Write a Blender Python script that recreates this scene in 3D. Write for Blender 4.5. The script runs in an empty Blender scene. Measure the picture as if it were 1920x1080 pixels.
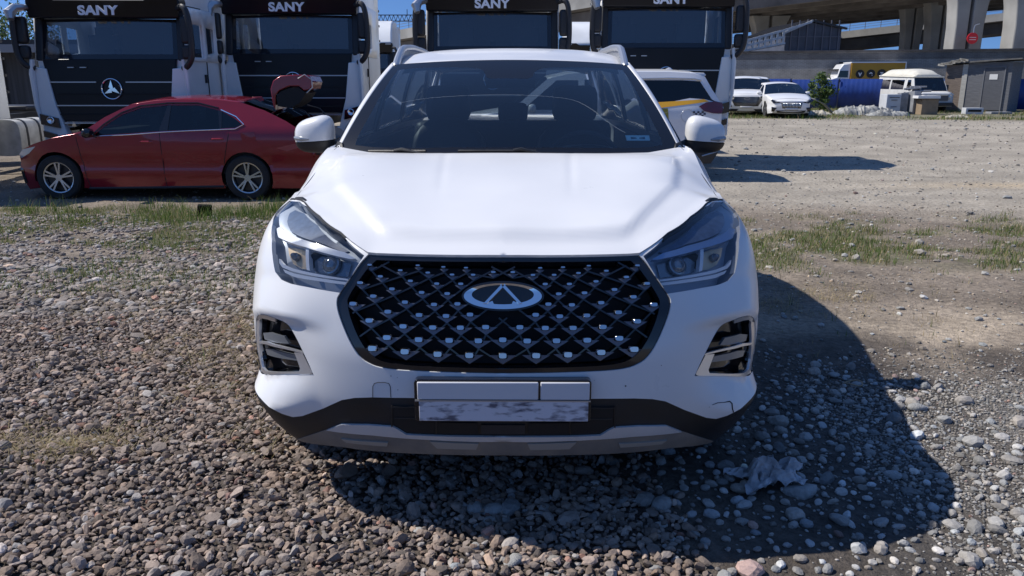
import bpy, bmesh, math, random
import numpy as np
from mathutils import Vector, Matrix
from mathutils.geometry import delaunay_2d_cdt
R=math.radians
C=bpy.context.scene.collection
SC=bpy.context.scene
rng=np.random.default_rng(7)
random.seed(7)
# ---------------------------------------------------------------- camera
F_PX=1500.0; PITCH=math.atan(392/F_PX); CAM_H=1.42
cd=bpy.data.cameras.new('camera'); cam=bpy.data.objects.new('camera',cd); C.objects.link(cam)
cam.location=(0,0,CAM_H); cam.rotation_euler=(math.pi/2-PITCH,0,0)
cd.sensor_width=36; cd.lens=36*F_PX/1920; cd.clip_start=.05; cd.clip_end=3000
SC.camera=cam
# ---------------------------------------------------------------- light
SUN=Vector((-.85,.18,1.0)).normalized()
W_=bpy.data.worlds.new('World'); SC.world=W_; W_.use_nodes=True
nt=W_.node_tree; bg=nt.nodes['Background']
sky=nt.nodes.new('ShaderNodeTexSky'); sky.sky_type='NISHITA'; sky.sun_disc=False
sky.sun_elevation=math.asin(SUN.z); sky.sun_rotation=math.atan2(SUN.x,SUN.y)
sky.air_density=1.25; sky.dust_density=.35; sky.ozone_density=2.6; sky.altitude=60
_tc=nt.nodes.new('ShaderNodeTexCoord'); _sx=nt.nodes.new('ShaderNodeSeparateXYZ'); _cx=nt.nodes.new('ShaderNodeCombineXYZ'); _ma=nt.nodes.new('ShaderNodeMath')
_ma.operation='MULTIPLY_ADD'; _ma.inputs[1].default_value=2.6; _ma.inputs[2].default_value=.20
nt.links.new(_tc.outputs['Generated'],_sx.inputs[0])
for _k in 'XY': nt.links.new(_sx.outputs[_k],_cx.inputs[_k])
nt.links.new(_sx.outputs['Z'],_ma.inputs[0]); nt.links.new(_ma.outputs[0],_cx.inputs['Z']); nt.links.new(_cx.outputs[0],sky.inputs[0])
_mx=nt.nodes.new('ShaderNodeMix'); _mx.data_type='RGBA'; _mx.blend_type='MULTIPLY'; _mx.inputs[0].default_value=1; _mx.inputs[7].default_value=(.71,.97,1.33,1)
nt.links.new(sky.outputs[0],_mx.inputs[6]); nt.links.new(_mx.outputs[2],bg.inputs[0]); bg.inputs[1].default_value=.094
sl=bpy.data.lights.new('sun','SUN'); sl.energy=5.0; sl.angle=R(.55); sl.color=(1.0,.955,.89)
so=bpy.data.objects.new('sun',sl); C.objects.link(so)
so.rotation_euler=SUN.to_track_quat('Z','Y').to_euler()
SC.view_settings.view_transform='Standard'; SC.view_settings.look='None'
SC.view_settings.exposure=0.10; SC.view_settings.gamma=1.0
SC.cycles.max_bounces=10; SC.cycles.transparent_max_bounces=24
# ---------------------------------------------------------------- materials
MATS={}
def mat(name,col,rough=.5,metal=0,coat=0,spec=.5,emit=None,coat_rough=.03):
    if name in MATS: return MATS[name]
    m=bpy.data.materials.new(name); m.use_nodes=True; b=m.node_tree.nodes['Principled BSDF']
    b.inputs['Base Color'].default_value=(*col,1); b.inputs['Roughness'].default_value=rough
    b.inputs['Metallic'].default_value=metal; b.inputs['Coat Weight'].default_value=coat
    b.inputs['Coat Roughness'].default_value=coat_rough
    b.inputs['Specular IOR Level'].default_value=spec
    if emit: b.inputs['Emission Color'].default_value=(*emit,1); b.inputs['Emission Strength'].default_value=1
    MATS[name]=m; return m
def nodes(m): return m.node_tree.nodes,m.node_tree.links
def vary(m,scale=6,amt=.25,bump=0,bscale=80,rough_amt=0,detail=5,dark=None,stretch=None):
    """mottle a material's own colour with noise (dirt, wear) and add fine bump"""
    n,l=nodes(m); b=n['Principled BSDF']; c=tuple(b.inputs['Base Color'].default_value)
    tc=n.new('ShaderNodeTexCoord'); src=tc.outputs['Object']
    if stretch:
        mp=n.new('ShaderNodeMapping'); mp.inputs['Scale'].default_value=stretch; l.new(src,mp.inputs[0]); src=mp.outputs[0]
    no=n.new('ShaderNodeTexNoise'); no.inputs['Scale'].default_value=scale; no.inputs['Detail'].default_value=detail
    l.new(src,no.inputs['Vector'])
    cr=n.new('ShaderNodeValToRGB'); d=dark or tuple(x*(1-amt) for x in c[:3])
    cr.color_ramp.elements[0].position=.35; cr.color_ramp.elements[0].color=(*d[:3],1)
    cr.color_ramp.elements[1].position=.65; cr.color_ramp.elements[1].color=c
    l.new(no.outputs['Fac'],cr.inputs[0]); l.new(cr.outputs[0],b.inputs['Base Color'])
    if rough_amt:
        mr=n.new('ShaderNodeMapRange'); r=b.inputs['Roughness'].default_value
        mr.inputs['To Min'].default_value=max(0,r-rough_amt); mr.inputs['To Max'].default_value=min(1,r+rough_amt)
        mr.inputs['From Min'].default_value=.3; mr.inputs['From Max'].default_value=.7
        l.new(no.outputs['Fac'],mr.inputs[0]); l.new(mr.outputs[0],b.inputs['Roughness'])
    if bump:
        n2=n.new('ShaderNodeTexNoise'); n2.inputs['Scale'].default_value=bscale; n2.inputs['Detail'].default_value=4
        l.new(src,n2.inputs['Vector'])
        bp=n.new('ShaderNodeBump'); bp.inputs['Strength'].default_value=bump; bp.inputs['Distance'].default_value=.02
        l.new(n2.outputs['Fac'],bp.inputs['Height']); l.new(bp.outputs[0],b.inputs['Normal'])
    return m
def glass(name,tint,refl=1.0,ior=1.5,haze=0.0):
    m=bpy.data.materials.new(name); m.use_nodes=True; n,l=nodes(m)
    n.remove(n['Principled BSDF']); out=n['Material Output']
    tr=n.new('ShaderNodeBsdfTransparent'); tr.inputs[0].default_value=(*tint,1)
    gl=n.new('ShaderNodeBsdfGlossy'); gl.inputs['Roughness'].default_value=.02; gl.inputs[0].default_value=(1,1,1,1)
    fr=n.new('ShaderNodeFresnel'); fr.inputs[0].default_value=ior
    mx=n.new('ShaderNodeMixShader')
    ml=n.new('ShaderNodeMath'); ml.operation='MULTIPLY'; ml.inputs[1].default_value=refl; ml.use_clamp=True
    l.new(fr.outputs[0],ml.inputs[0]); l.new(ml.outputs[0],mx.inputs[0]); l.new(tr.outputs[0],mx.inputs[1]); l.new(gl.outputs[0],mx.inputs[2])
    last=mx
    if haze:
        df=n.new('ShaderNodeBsdfDiffuse'); df.inputs[0].default_value=(.55,.55,.5,1)
        m2=n.new('ShaderNodeMixShader'); m2.inputs[0].default_value=haze
        l.new(mx.outputs[0],m2.inputs[1]); l.new(df.outputs[0],m2.inputs[2]); last=m2
    l.new(last.outputs[0],out.inputs[0]); MATS[name]=m; return m
WHITE=vary(mat('white_paint',(.735,.735,.74),.34,coat=.35,coat_rough=.08),scale=3,amt=.035,rough_amt=.07,detail=8)
WHITE2=vary(mat('white_paint_far',(.80,.80,.80),.3,coat=.5,coat_rough=.05),scale=2,amt=.06)
BLKP=vary(mat('black_plastic',(.018,.018,.02),.5),scale=9,amt=.4,bump=.15,bscale=700,rough_amt=.1)
GLBLK=mat('gloss_black',(.008,.008,.011),.12,coat=.6)
DARK=mat('dark_void',(.006,.006,.008),.7)
CHROME=mat('chrome',(.86,.87,.9),.07,metal=1)
SATIN=mat('satin_silver',(.5,.51,.53),.35,metal=.8)
SILVER=vary(mat('silver_plastic',(.55,.555,.57),.42,metal=.15),scale=8,amt=.1)
DIRTY=vary(mat('dusty_skid',(.235,.215,.19),.7),scale=7,amt=.3,dark=(.15,.145,.14),bump=.1)
FACET=mat('grille_facet',(.14,.15,.19),.3,metal=.4)
TYRE=vary(mat('tyre_rubber',(.022,.022,.023),.8),scale=10,amt=.3,bump=.2,bscale=60)
RIM=mat('alloy_rim',(.55,.56,.58),.25,metal=.9)
RIMD=mat('rim_dark',(.03,.03,.033),.35,metal=.3)
GLASS=glass('windscreen_glass',(.80,.88,.90),1.6,haze=.004)
GLASSD=glass('tinted_glass',(.22,.26,.28),1.5)
GLASSV=glass('privacy_glass',(.035,.04,.045),1.3)
LENS=glass('lamp_lens',(.97,.98,.99),.8)
FRIT=mat('black_frit',(.01,.01,.012),.12)
INT=vary(mat('interior_dark',(.028,.03,.034),.75),scale=20,amt=.3)
INTG=mat('interior_grey',(.13,.14,.14),.7)
LEATHER=mat('seat_leather',(.05,.053,.058),.45)
# ---------------------------------------------------------------- object helpers
def empty(name,loc=(0,0,0),rz=0,parent=None):
    o=bpy.data.objects.new(name,None); C.objects.link(o); o.location=loc; o.rotation_euler=(0,0,rz)
    o.empty_display_size=.3
    if parent: o.parent=parent
    return o
def tag(o,label=None,cat=None,group=None,kind=None):
    if label: o['label']=label
    if cat: o['category']=cat
    if group: o['group']=group
    if kind: o['kind']=kind
    return o
def thing(name,label,cat,loc=(0,0,0),rz=0,group=None): return tag(empty(name,loc,rz),label,cat,group)
def dup_tree(o,parent=None):
    c=o.copy(); C.objects.link(c)
    if parent: c.parent=parent
    for ch in o.children: dup_tree(ch,c)
    return c
class MB:
    def __init__(s): s.v=[];s.f=[];s.mi=[];s.mats=[];s.sm=[]
    def _m(s,m):
        if m not in s.mats: s.mats.append(m)
        return s.mats.index(m)
    def add(s,vs,fs,m=None,smooth=False):
        o=len(s.v); s.v+= [tuple(map(float,v)) for v in vs]; i=s._m(m) if m else 0
        for f in fs: s.f.append(tuple(int(a)+o for a in f)); s.mi.append(i); s.sm.append(smooth)
        return s
    def box(s,c,size,m=None,rot=None,taper=1.0):
        hx,hy,hz=[a/2 for a in size]; vs=[]
        for z in (-1,1):
            k=taper if z>0 else 1
            for x,y in ((-1,-1),(1,-1),(1,1),(-1,1)): vs.append(Vector((x*hx*k,y*hy*k,z*hz)))
        if rot is not None: vs=[rot@v for v in vs]
        vs=[v+Vector(c) for v in vs]
        return s.add(vs,[(0,3,2,1),(4,5,6,7),(0,1,5,4),(1,2,6,5),(2,3,7,6),(3,0,4,7)],m)
    def bar(s,a,b,w,h,m=None,up=(0,0,1)):
        a=Vector(a);b=Vector(b);d=b-a;L=d.length
        if L<1e-6: return s
        x=d/L; u=Vector(up); y=u.cross(x)
        if y.length<1e-4: y=Vector((1,0,0)).cross(x)
        y.normalize(); z=x.cross(y)
        M=Matrix((x,y,z)).transposed()
        return s.box((a+b)/2,(L,w,h),m,rot=M)
    def cyl(s,a,b,r,m=None,n=16,r2=None,cap=True,smooth=True):
        a=Vector(a);b=Vector(b);x=(b-a).normalized()
        u=Vector((0,0,1)) if abs(x.z)<.9 else Vector((1,0,0))
        y=u.cross(x).normalized();z=x.cross(y);r2=r if r2 is None else r2
        vs=[];
        for k in range(n):
            t=2*math.pi*k/n; e=y*math.cos(t)+z*math.sin(t); vs+= [a+e*r,b+e*r2]
        fs=[(2*k,2*((k+1)%n),2*((k+1)%n)+1,2*k+1) for k in range(n)]
        s.add(vs,fs,m,smooth)
        if cap:
            s.add([vs[2*k] for k in range(n)],[tuple(range(n))[::-1]],m)
            s.add([vs[2*k+1] for k in range(n)],[tuple(range(n))],m)
        return s
    def tube(s,pts,r,m=None,n=10,closed=False,flat=1.0):
        P=[Vector(p) for p in pts]; N=len(P); rs=r if hasattr(r,'__len__') else [r]*N
        vs=[];prev=None
        for i in range(N):
            a=P[(i-1)%N] if (closed or i>0) else P[i]; b=P[(i+1)%N] if (closed or i<N-1) else P[i]
            t=(b-a).normalized()
            if prev is None:
                u=Vector((0,0,1)) if abs(t.z)<.9 else Vector((1,0,0)); y=u.cross(t).normalized()
            else: y=(prev-t*prev.dot(t)).normalized()
            prev=y; z=t.cross(y)
            for k in range(n):
                q=2*math.pi*k/n; vs.append(P[i]+(y*math.cos(q)+z*math.sin(q)*flat)*rs[i])
        fs=[]
        for i in range(N if closed else N-1):
            j=(i+1)%N
            for k in range(n):
                k2=(k+1)%n; fs.append((i*n+k,i*n+k2,j*n+k2,j*n+k))
        s.add(vs,fs,m,True)
        if not closed: s.add(vs[:n],[tuple(range(n))[::-1]],m); s.add(vs[-n:],[tuple(range(n))],m)
        return s
    def prism(s,poly,fn,t0,t1,m=None):
        """polygon (u,v) mapped by fn(u,v,t) and extruded from t0 to t1"""
        n=len(poly); vs=[fn(u,v,t0) for u,v in poly]+[fn(u,v,t1) for u,v in poly]
        fs=[tuple(range(n))[::-1],tuple(range(n,2*n))]+[(i,(i+1)%n,n+(i+1)%n,n+i) for i in range(n)]
        return s.add(vs,fs,m)
    def grid(s,fn,us,vs_,m=None,smooth=True,flip=False):
        nu,nv=len(us),len(vs_); V=[fn(u,v) for u in us for v in vs_]
        F=[]
        for i in range(nu-1):
            for j in range(nv-1):
                q=(i*nv+j,(i+1)*nv+j,(i+1)*nv+j+1,i*nv+j+1); F.append(q[::-1] if flip else q)
        return s.add(V,F,m,smooth)
    def lathe(s,prof,c,axis='x',m=None,n=32,smooth=True):
        """prof: list of (axial, radius)"""
        V=[];c=Vector(c)
        for a,r in prof:
            for k in range(n):
                t=2*math.pi*k/n
                V.append(c+(Vector((a,r*math.cos(t),r*math.sin(t))) if axis=='x' else Vector((r*math.cos(t),a,r*math.sin(t))) if axis=='y' else Vector((r*math.cos(t),r*math.sin(t),a))))
        F=[(i*n+k,i*n+(k+1)%n,(i+1)*n+(k+1)%n,(i+1)*n+k) for i in range(len(prof)-1) for k in range(n)]
        return s.add(V,F,m,smooth)
    def build(s,name,m=None,parent=None,fixn=True,bevel=0,solid=0,sharp=35,offset=-1,loc=None):
        me=bpy.data.meshes.new(name); me.from_pydata(s.v,[],s.f)
        mats=s.mats if s.mats else [m]
        for q in mats: me.materials.append(q if q else m)
        if s.mats: me.polygons.foreach_set('material_index',s.mi)
        me.polygons.foreach_set('use_smooth',[True]*len(s.f))
        me.update()
        if fixn:
            bm=bmesh.new(); bm.from_mesh(me); bmesh.ops.recalc_face_normals(bm,faces=bm.faces); bm.to_mesh(me); bm.free()
        try: me.set_sharp_from_angle(angle=R(sharp))
        except Exception: pass
        o=bpy.data.objects.new(name,me); C.objects.link(o)
        if parent: o.parent=parent
        if loc: o.location=loc
        if bevel:
            b=o.modifiers.new('bevel','BEVEL'); b.width=bevel; b.segments=2; b.limit_method='ANGLE'; b.angle_limit=R(40); b.harden_normals=False
        if solid:
            q=o.modifiers.new('solid','SOLIDIFY'); q.thickness=solid; q.offset=offset
        return o
# ---------------------------------------------------------------- numeric helpers
def pch(xs,ys):
    xs=np.array(xs,float);ys=np.array(ys,float);h=np.diff(xs);m=np.diff(ys)/h
    d=np.zeros_like(ys); den=m[:-1]+m[1:]; den=np.where(abs(den)<1e-12,1,den)
    d[1:-1]=np.where(m[:-1]*m[1:]>0,2*m[:-1]*m[1:]/den,0); d[0]=m[0];d[-1]=m[-1]
    def g(x):
        x=np.clip(np.asarray(x,float),xs[0],xs[-1]);i=np.clip(np.searchsorted(xs,x)-1,0,len(h)-1);t=(x-xs[i])/h[i]
        return (2*t**3-3*t**2+1)*ys[i]+(t**3-2*t**2+t)*h[i]*d[i]+(-2*t**3+3*t**2)*ys[i+1]+(t**3-t**2)*h[i]*d[i+1]
    return g
def sst(a,b,x):
    t=np.clip((np.asarray(x,float)-a)/(b-a),0,1); return t*t*(3-2*t)
_perm=rng.permutation(4096)
def _hash(ix,iy): return (_perm[(ix*73+_perm[(iy*31)&4095])&4095])/4095.0
def vnoise(x,y):
    x=np.asarray(x,float);y=np.asarray(y,float);ix=np.floor(x).astype(int);iy=np.floor(y).astype(int);fx=x-ix;fy=y-iy
    fx=fx*fx*(3-2*fx);fy=fy*fy*(3-2*fy)
    return (_hash(ix,iy)*(1-fx)+_hash(ix+1,iy)*fx)*(1-fy)+(_hash(ix,iy+1)*(1-fx)+_hash(ix+1,iy+1)*fx)*fy
def fbm(x,y,oct=4):
    s=0;a=.5;t=0
    for k in range(oct): s=s+a*vnoise(x*2**k+17.3*k,y*2**k+5.1*k);t+=a;a*=.5
    return s/t
def pip(px,py,poly):
    poly=np.asarray(poly,float);ins=np.zeros(np.shape(px),bool);n=len(poly);j=n-1
    for i in range(n):
        xi,yi=poly[i];xj,yj=poly[j]
        if yi!=yj: ins^=((yi>py)!=(yj>py))&(px<(xj-xi)*(py-yi)/(yj-yi)+xi)
        j=i
    return ins
def resample(poly,step,closed=True):
    out=[];n=len(poly)
    for i in range(n if closed else n-1):
        a=np.array(poly[i],float);b=np.array(poly[(i+1)%n],float);k=max(1,int(math.ceil(np.linalg.norm(b-a)/step)))
        for q in range(k): out.append(tuple(a+(b-a)*q/k))
    if not closed: out.append(tuple(map(float,poly[-1])))
    return out
def spline(poly,closed=False,n=6):
    """Catmull-Rom through points"""
    P=np.array(poly,float);N=len(P);out=[]
    for i in range(N if closed else N-1):
        p0=P[(i-1)%N] if (closed or i>0) else 2*P[0]-P[1]
        p1=P[i];p2=P[(i+1)%N];p3=P[(i+2)%N] if (closed or i<N-2) else 2*P[-1]-P[-2]
        for k in range(n):
            t=k/n; out.append(.5*((2*p1)+(-p0+p2)*t+(2*p0-5*p1+4*p2-p3)*t*t+(-p0+3*p1-3*p2+p3)*t**3))
    if not closed: out.append(P[-1])
    return [tuple(a) for a in out]
def cdt(domain,regions,step,extra=()):
    """triangulate domain with all region outlines as constraints -> verts2d, {name: faces}; first matching region wins, rest -> 'rest'"""
    V=[];E=[]
    def addp(poly,closed=True):
        r=resample(poly,step,closed);o=len(V);V.extend(r);n=len(r)
        E.extend([(o+i,o+(i+1)%n) for i in range(n if closed else n-1)])
    addp(domain)
    for nm,poly in regions: addp(poly)
    for poly in extra: addp(poly,False)
    A=np.array(V);lo=A.min(0);hi=A.max(0)
    gx=np.arange(lo[0]+step*.5,hi[0],step);gy=np.arange(lo[1]+step*.5,hi[1],step);X,Y=np.meshgrid(gx,gy)
    X[::2]+=step*.25;X[1::2]-=step*.25
    G=np.stack([X.ravel(),Y.ravel()],1);G=G[pip(G[:,0],G[:,1],domain)]
    keep=np.ones(len(G),bool)
    for k in range(0,len(G),2000):
        d=((G[k:k+2000,None]-A[None])**2).sum(2).min(1);keep[k:k+2000]=d>(.45*step)**2
    V+= [tuple(g) for g in G[keep]]
    ov,oe,of,_,_,_=delaunay_2d_cdt([Vector(v) for v in V],E,[],0,1e-6)
    P=np.array([tuple(v) for v in ov]);T=np.array([tuple(f) for f in of if len(f)==3])
    _e1=P[T[:,1]]-P[T[:,0]];_e2=P[T[:,2]]-P[T[:,0]];T=T[np.abs(_e1[:,0]*_e2[:,1]-_e1[:,1]*_e2[:,0])>8e-3*step*step]
    c=P[T].mean(1);ind=pip(c[:,0],c[:,1],domain);T=T[ind];c=c[ind];res={};left=np.ones(len(T),bool)
    for nm,poly in regions:
        m=pip(c[:,0],c[:,1],poly)&left
        res.setdefault(nm,[]).append(T[m]);left&=~m
    res={k:np.concatenate(v) for k,v in res.items()};res['rest']=T[left]
    return P,res
def compact(P3,T):
    u,inv=np.unique(T,return_inverse=True); return P3[u],inv.reshape(T.shape)
def tps(pts,vals):
    P=np.array(pts,float);n=len(P);d=np.sqrt(((P[:,None]-P[None])**2).sum(2));K=np.where(d>0,d*d*np.log(d+1e-12),0)+np.eye(n)*1.5e-3
    A=np.zeros((n+3,n+3));A[:n,:n]=K;A[:n,n]=1;A[:n,n+1:]=P;A[n,:n]=1;A[n+1:,:n]=P.T
    w=np.linalg.solve(A,np.concatenate([vals,[0,0,0]]))
    def g(x,y):
        x=np.asarray(x,float);y=np.asarray(y,float);r=np.sqrt((x[...,None]-P[:,0])**2+(y[...,None]-P[:,1])**2)
        return (np.where(r>0,r*r*np.log(r+1e-12),0)*w[:n]).sum(-1)+w[n]+w[n+1]*x+w[n+2]*y
    return g
cpp,spp=math.cos(PITCH),math.sin(PITCH)
def project(P):
    X,Y,Z=P[...,0],P[...,1],P[...,2]-CAM_H;d=Y*cpp-Z*spp
    return 960+F_PX*X/d,540-F_PX*(Y*spp+Z*cpp)/d
def at(px,py,Y):
    a=(px-960)/F_PX;b=(540-py)/F_PX;dy=cpp+b*spp;dz=-spp+b*cpp;k=Y/dy
    return Vector((a*k,Y,CAM_H+dz*k))
# ---------------------------------------------------------------- ground
LOW=-.20
def gz(x,y):
    x=np.asarray(x,float);y=np.asarray(y,float)
    z=LOW*sst(5.0,9.5,y)
    near=1-sst(14,40,y)
    z=z-.09*(1-sst(-3,-1,x))*sst(8,10.5,y)*(1-sst(16,20,y))
    z=z+(fbm(x*.8+3,y*.8,4)-.5)*.06*near
    z=z+(fbm(x*5,y*5,3)-.5)*.025*(1-sst(8,20,y))
    return z
# ================================================================ THE WHITE SUV IN FRONT
suv=thing('parked_suv','large white SUV filling the foreground, seen head on, with studded black grille and cracked windscreen','car',(-.028,2.28,0),-R(.6))
_ps=R(.6)
def tow(P):
    x,y,z=P[...,0],P[...,1],P[...,2]
    return np.stack([-.028+x*math.cos(_ps)+y*math.sin(_ps),2.28-x*math.sin(_ps)+y*math.cos(_ps),z],-1)
fY0=pch([.10,.16,.20,.24,.30,.36,.45,.57,.70,.78,.85,.90,.95,1.0],[.17,.12,.09,.06,.03,.012,0,.005,.03,.055,.085,.12,.19,.32])
fW=pch([.10,.16,.20,.24,.30,.40,.5,.6,.7,.8,.88,.95,1.0],[.785,.815,.835,.85,.868,.885,.898,.903,.900,.890,.872,.842,.80])
frise=pch([.6,.75,1.0,1.3,2.0,4.3],[0,.0,.045,.125,.13,.14])
NE=2.5
ZU=None
def Sbase(t,z,disp=True,extra=0.0):
    t=np.asarray(t,float);z=np.asarray(z,float);a=np.clip(t,0,1)*math.pi/2
    y0=fY0(z);B=.58-.4*y0
    y=y0+B*(1-np.cos(a)**(2/NE))+np.maximum(t-1,0)
    W=fW(z-frise(y)*sst(.7,1.0,z))
    rear=1-.10*sst(3.75,4.3,y)**2-.03*sst(2.8,4.3,y)
    x=W*np.sin(a)**(2/NE)*rear
    D=np.zeros_like(x)+extra
    if disp and ZU is not None:
        zu=np.interp(t,ZU[0],ZU[1]);zc=np.interp(t,ZC[0],ZC[1])
        A=.055*sst(.40,.60,t)*(1-.72*sst(.66,.90,t))*(1-sst(.95,1.1,t))
        D=D+A*np.clip((zu-z)/(zu-zc),0,1)*(1-.95*np.clip((zc-z)/(zc-.15),0,1))
        zr=np.interp(t,ZR[0],ZR[1]);G=sst(.34,.52,t)*(1-.93*sst(.62,.86,t))*(1-sst(.86,1.02,t));D=D+.024*G*np.where(z>zr,1-np.clip((z-zr)/.11,0,1),1-np.clip((zr-z)/.035,0,1))
        D=D-.012*np.exp(-((t-.50)/.09)**2)*np.exp(-((z-.56)/.09)**2)
    return np.stack([x+D*np.sin(a),y-D*np.cos(a),z+0*x],-1)
def off(fn,u,v,d,e=1e-3):
    u=np.asarray(u,float);v=np.asarray(v,float);P=fn(u,v)
    if np.all(np.asarray(d)==0): return P
    n=np.cross(fn(u+e,v)-fn(u-e,v),fn(u,v+e)-fn(u,v-e));n/=np.linalg.norm(n,axis=-1,keepdims=True)+1e-12
    return P+n*np.asarray(d)[...,None] if np.ndim(d) else P+n*d
class Inv:
    """finds the (u,v) of a surface seen at a pixel of the photo (traced on the left half, mirrored by the builder)"""
    def __init__(s,fn,ur,vr,n=420,sil=False):
        s.fn=fn;u=np.linspace(*ur,n);v=np.linspace(*vr,n);U,V=np.meshgrid(u,v);P=fn(U,V).copy();P[...,0]*=-1
        s.x,s.y=project(tow(P));s.U=U;s.V=V;s.ok=np.ones_like(U,bool)
        if sil:
            i=s.x.argmin(1)
            s.ok=np.arange(n)[None]<=(i[:,None])
        s.ur,s.vr=ur,vr
    def __call__(s,px,py):
        d=(s.x-px)**2+(s.y-py)**2;d=np.where(s.ok,d,1e9);k=np.unravel_index(d.argmin(),d.shape);u,v=s.U[k],s.V[k]
        if d[k]<16:
            for _ in range(3):
                e=1e-3
                def f(a,b):
                    P=s.fn(np.array(a),np.array(b)).copy();P[...,0]*=-1;x,y=project(tow(P));return np.array([x,y])
                p0=f(u,v);J=np.stack([(f(u+e,v)-p0)/e,(f(u,v+e)-p0)/e],1);
                if abs(np.linalg.det(J))<2e4: break
                du=np.linalg.solve(J,np.array([px,py])-p0);du=np.clip(du,-.02,.02);u+=du[0];v+=du[1]
        return float(u),float(v)
    def poly(s,pts): return [s(*p) for p in pts]
_i0=Inv(lambda t,z:Sbase(t,z,False),(0,1.25),(.12,1.02),sil=True)
_a=[_i0(*p) for p in [(674,724),(640,717),(592,706),(540,706),(500,706)]]
_b=[_i0(*p) for p in [(674,727),(618,742),(564,758),(547,760),(529,755),(511,741),(492,716)]]
_a.sort();_b.sort();_r=sorted([_i0(*p) for p in [(482,584),(500,581),(530,586),(560,593),(600,604),(650,616)]]);ZR=(np.array([q[0] for q in _r]),np.array([q[1] for q in _r]))
ZC=(np.array([q[0] for q in _b]),np.array([q[1] for q in _b]));ZU=(np.array([q[0] for q in _a]),np.array([q[1] for q in _a]))
SI=Inv(Sbase,(0,1.25),(.12,1.02),sil=True)
def y2t(y,z):
    y=np.asarray(y,float);y0=fY0(z);B=.58-.4*y0;q=np.clip((y-y0)/B,0,1)
    return np.where(y>y0+B,1+(y-y0-B),np.arccos((1-q)**(NE/2))*2/math.pi)
def yz(pts): return [(float(y2t(y,z)),z) for y,z in pts]
top_px=[(943,481),(820,480),(690,476),(682,470),(640,437),(600,406),(575,383),(562,374),(545,374)]
top=SI.poly(top_px);top[0]=(0,top[0][1])
ztop=lambda y:1.0+frise(y)
fend=yz([(y,float(ztop(y))) for y in (.72,.80,.9,1.0,1.1,1.2,1.3)])
fend=[q for q in fend if q[0]>top[-1][0]+.02]
bot=SI.poly([(560,827),(640,839),(730,849),(820,853),(943,855)]);bot[-1]=(0,bot[-1][1])
AY,AZ,AR=.86,.34,.385
def circ(cy,cz,r,a0,a1,n=28): return [(cy+r*math.cos(R(a0+(a1-a0)*k/n)),cz+r*math.sin(R(a0+(a1-a0)*k/n))) for k in range(n+1)]
arch=yz([(AY+AR,.2)]+[p for p in circ(AY,AZ,AR,0,180) ]+[(AY-AR,.16)])
domain=top+fend+yz([(1.32,.7),(1.32,.24)])+yz([(AY+AR+.02,.22)])+arch+bot
# outlines traced from the photo
P_head=SI.poly([(543,376),(562,378),(578,388),(604,410),(643,441),(683,479),(673,494),(660,515),(637,549),(606,544),(575,538),(545,532),(527,524),(516,510),(511,480),(510,450),(511,420),(520,395),(530,380)])
P_fog=SI.poly(spline([(481,640),(480,602),(486,590),(500,591),(519,598),(535,605),(547,618),(566,655),(585,697),(582,702),(535,702),(497,702),(488,695),(483,670)],True,3))
P_grille=SI.poly(spline([(690,477),(675,493),(660,515),(637,549),(631,562),(632,580),(640,605),(655,640),(672,667),(690,681),(715,690),(760,695),(850,699),(943,701)],False,3))+[(0,top[0][1]+.01)]
P_grille[-2]=(0,P_grille[-2][1])
P_grille=[(-.02,P_grille[-2][1])]+P_grille[:-1][::-1]+[(-.02,top[0][1]+.01)] if False else P_grille
P_grille=P_grille[:-1]+[(0,top[0][1]+.03),(P_grille[0][0],P_grille[0][1]+.03)]
P_gin=SI.poly(spline([(705,486),(690,500),(672,524),(652,556),(650,570),(655,595),(668,628),(684,655),(700,670),(722,680),(765,686),(850,690),(943,692)],False,3));P_gin[-1]=(0,P_gin[-1][1])
P_gin=P_gin+[(0,SI(943,489)[1])]
P_silver=SI.poly([(613,806),(640,795),(690,796),(736,799),(746,804),(762,814),(850,817),(943,819),(943,827),(900,827),(820,824),(700,815)]);
P_dirty=SI.poly([(613,806),(700,815),(820,824),(900,827),(943,827)])+[(0,.1),(.5,.1)]+SI.poly([(556,826),(590,814)])
P_white=SI.poly([(489,747),(508,765),(529,776),(549,782),(567,780),(606,766),(641,750),(665,746),(699,745),(760,746),(850,747),(943,748)])
P_white=[(.0,1.1),(1.6,1.1)]+yz([(AY,.80),(AY-.30,.70),(AY-AR-.06,.50)])+[(float(y2t(AY-AR-.045,.40)),.40)]+P_white
for q in (P_silver,): q[6]=(0,q[6][1]);q[7]=(0,q[7][1]);
P_white[-1]=(0,P_white[-1][1]);P_dirty[4]=(0,P_dirty[4][1])
seam=SI.poly([(511,474),(498,482)])+yz([(.46,.80),(.55,.795)])
P_fender=seam+yz([(.56,.60)])+yz(circ(AY,AZ,AR+.05,150,10,14))+yz([(1.4,.34),(1.4,1.2)])+[(float(y2t(.66,1.02)),1.1)]+P_head[:1]+P_head[::-1][:6]
P_clad=yz(circ(AY,AZ,AR+.055,-20,200,30))
pv,reg=cdt(domain,[('head',P_head),('fog',P_fog),('gin',P_gin),('grille',P_grille),('silver',P_silver),('dirty',P_dirty),('clad',P_clad),('fender',P_fender),('white',P_white)],.0125)
def sym(P3):
    Q=P3.copy();Q[:,0]*=-1;return Q
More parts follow.
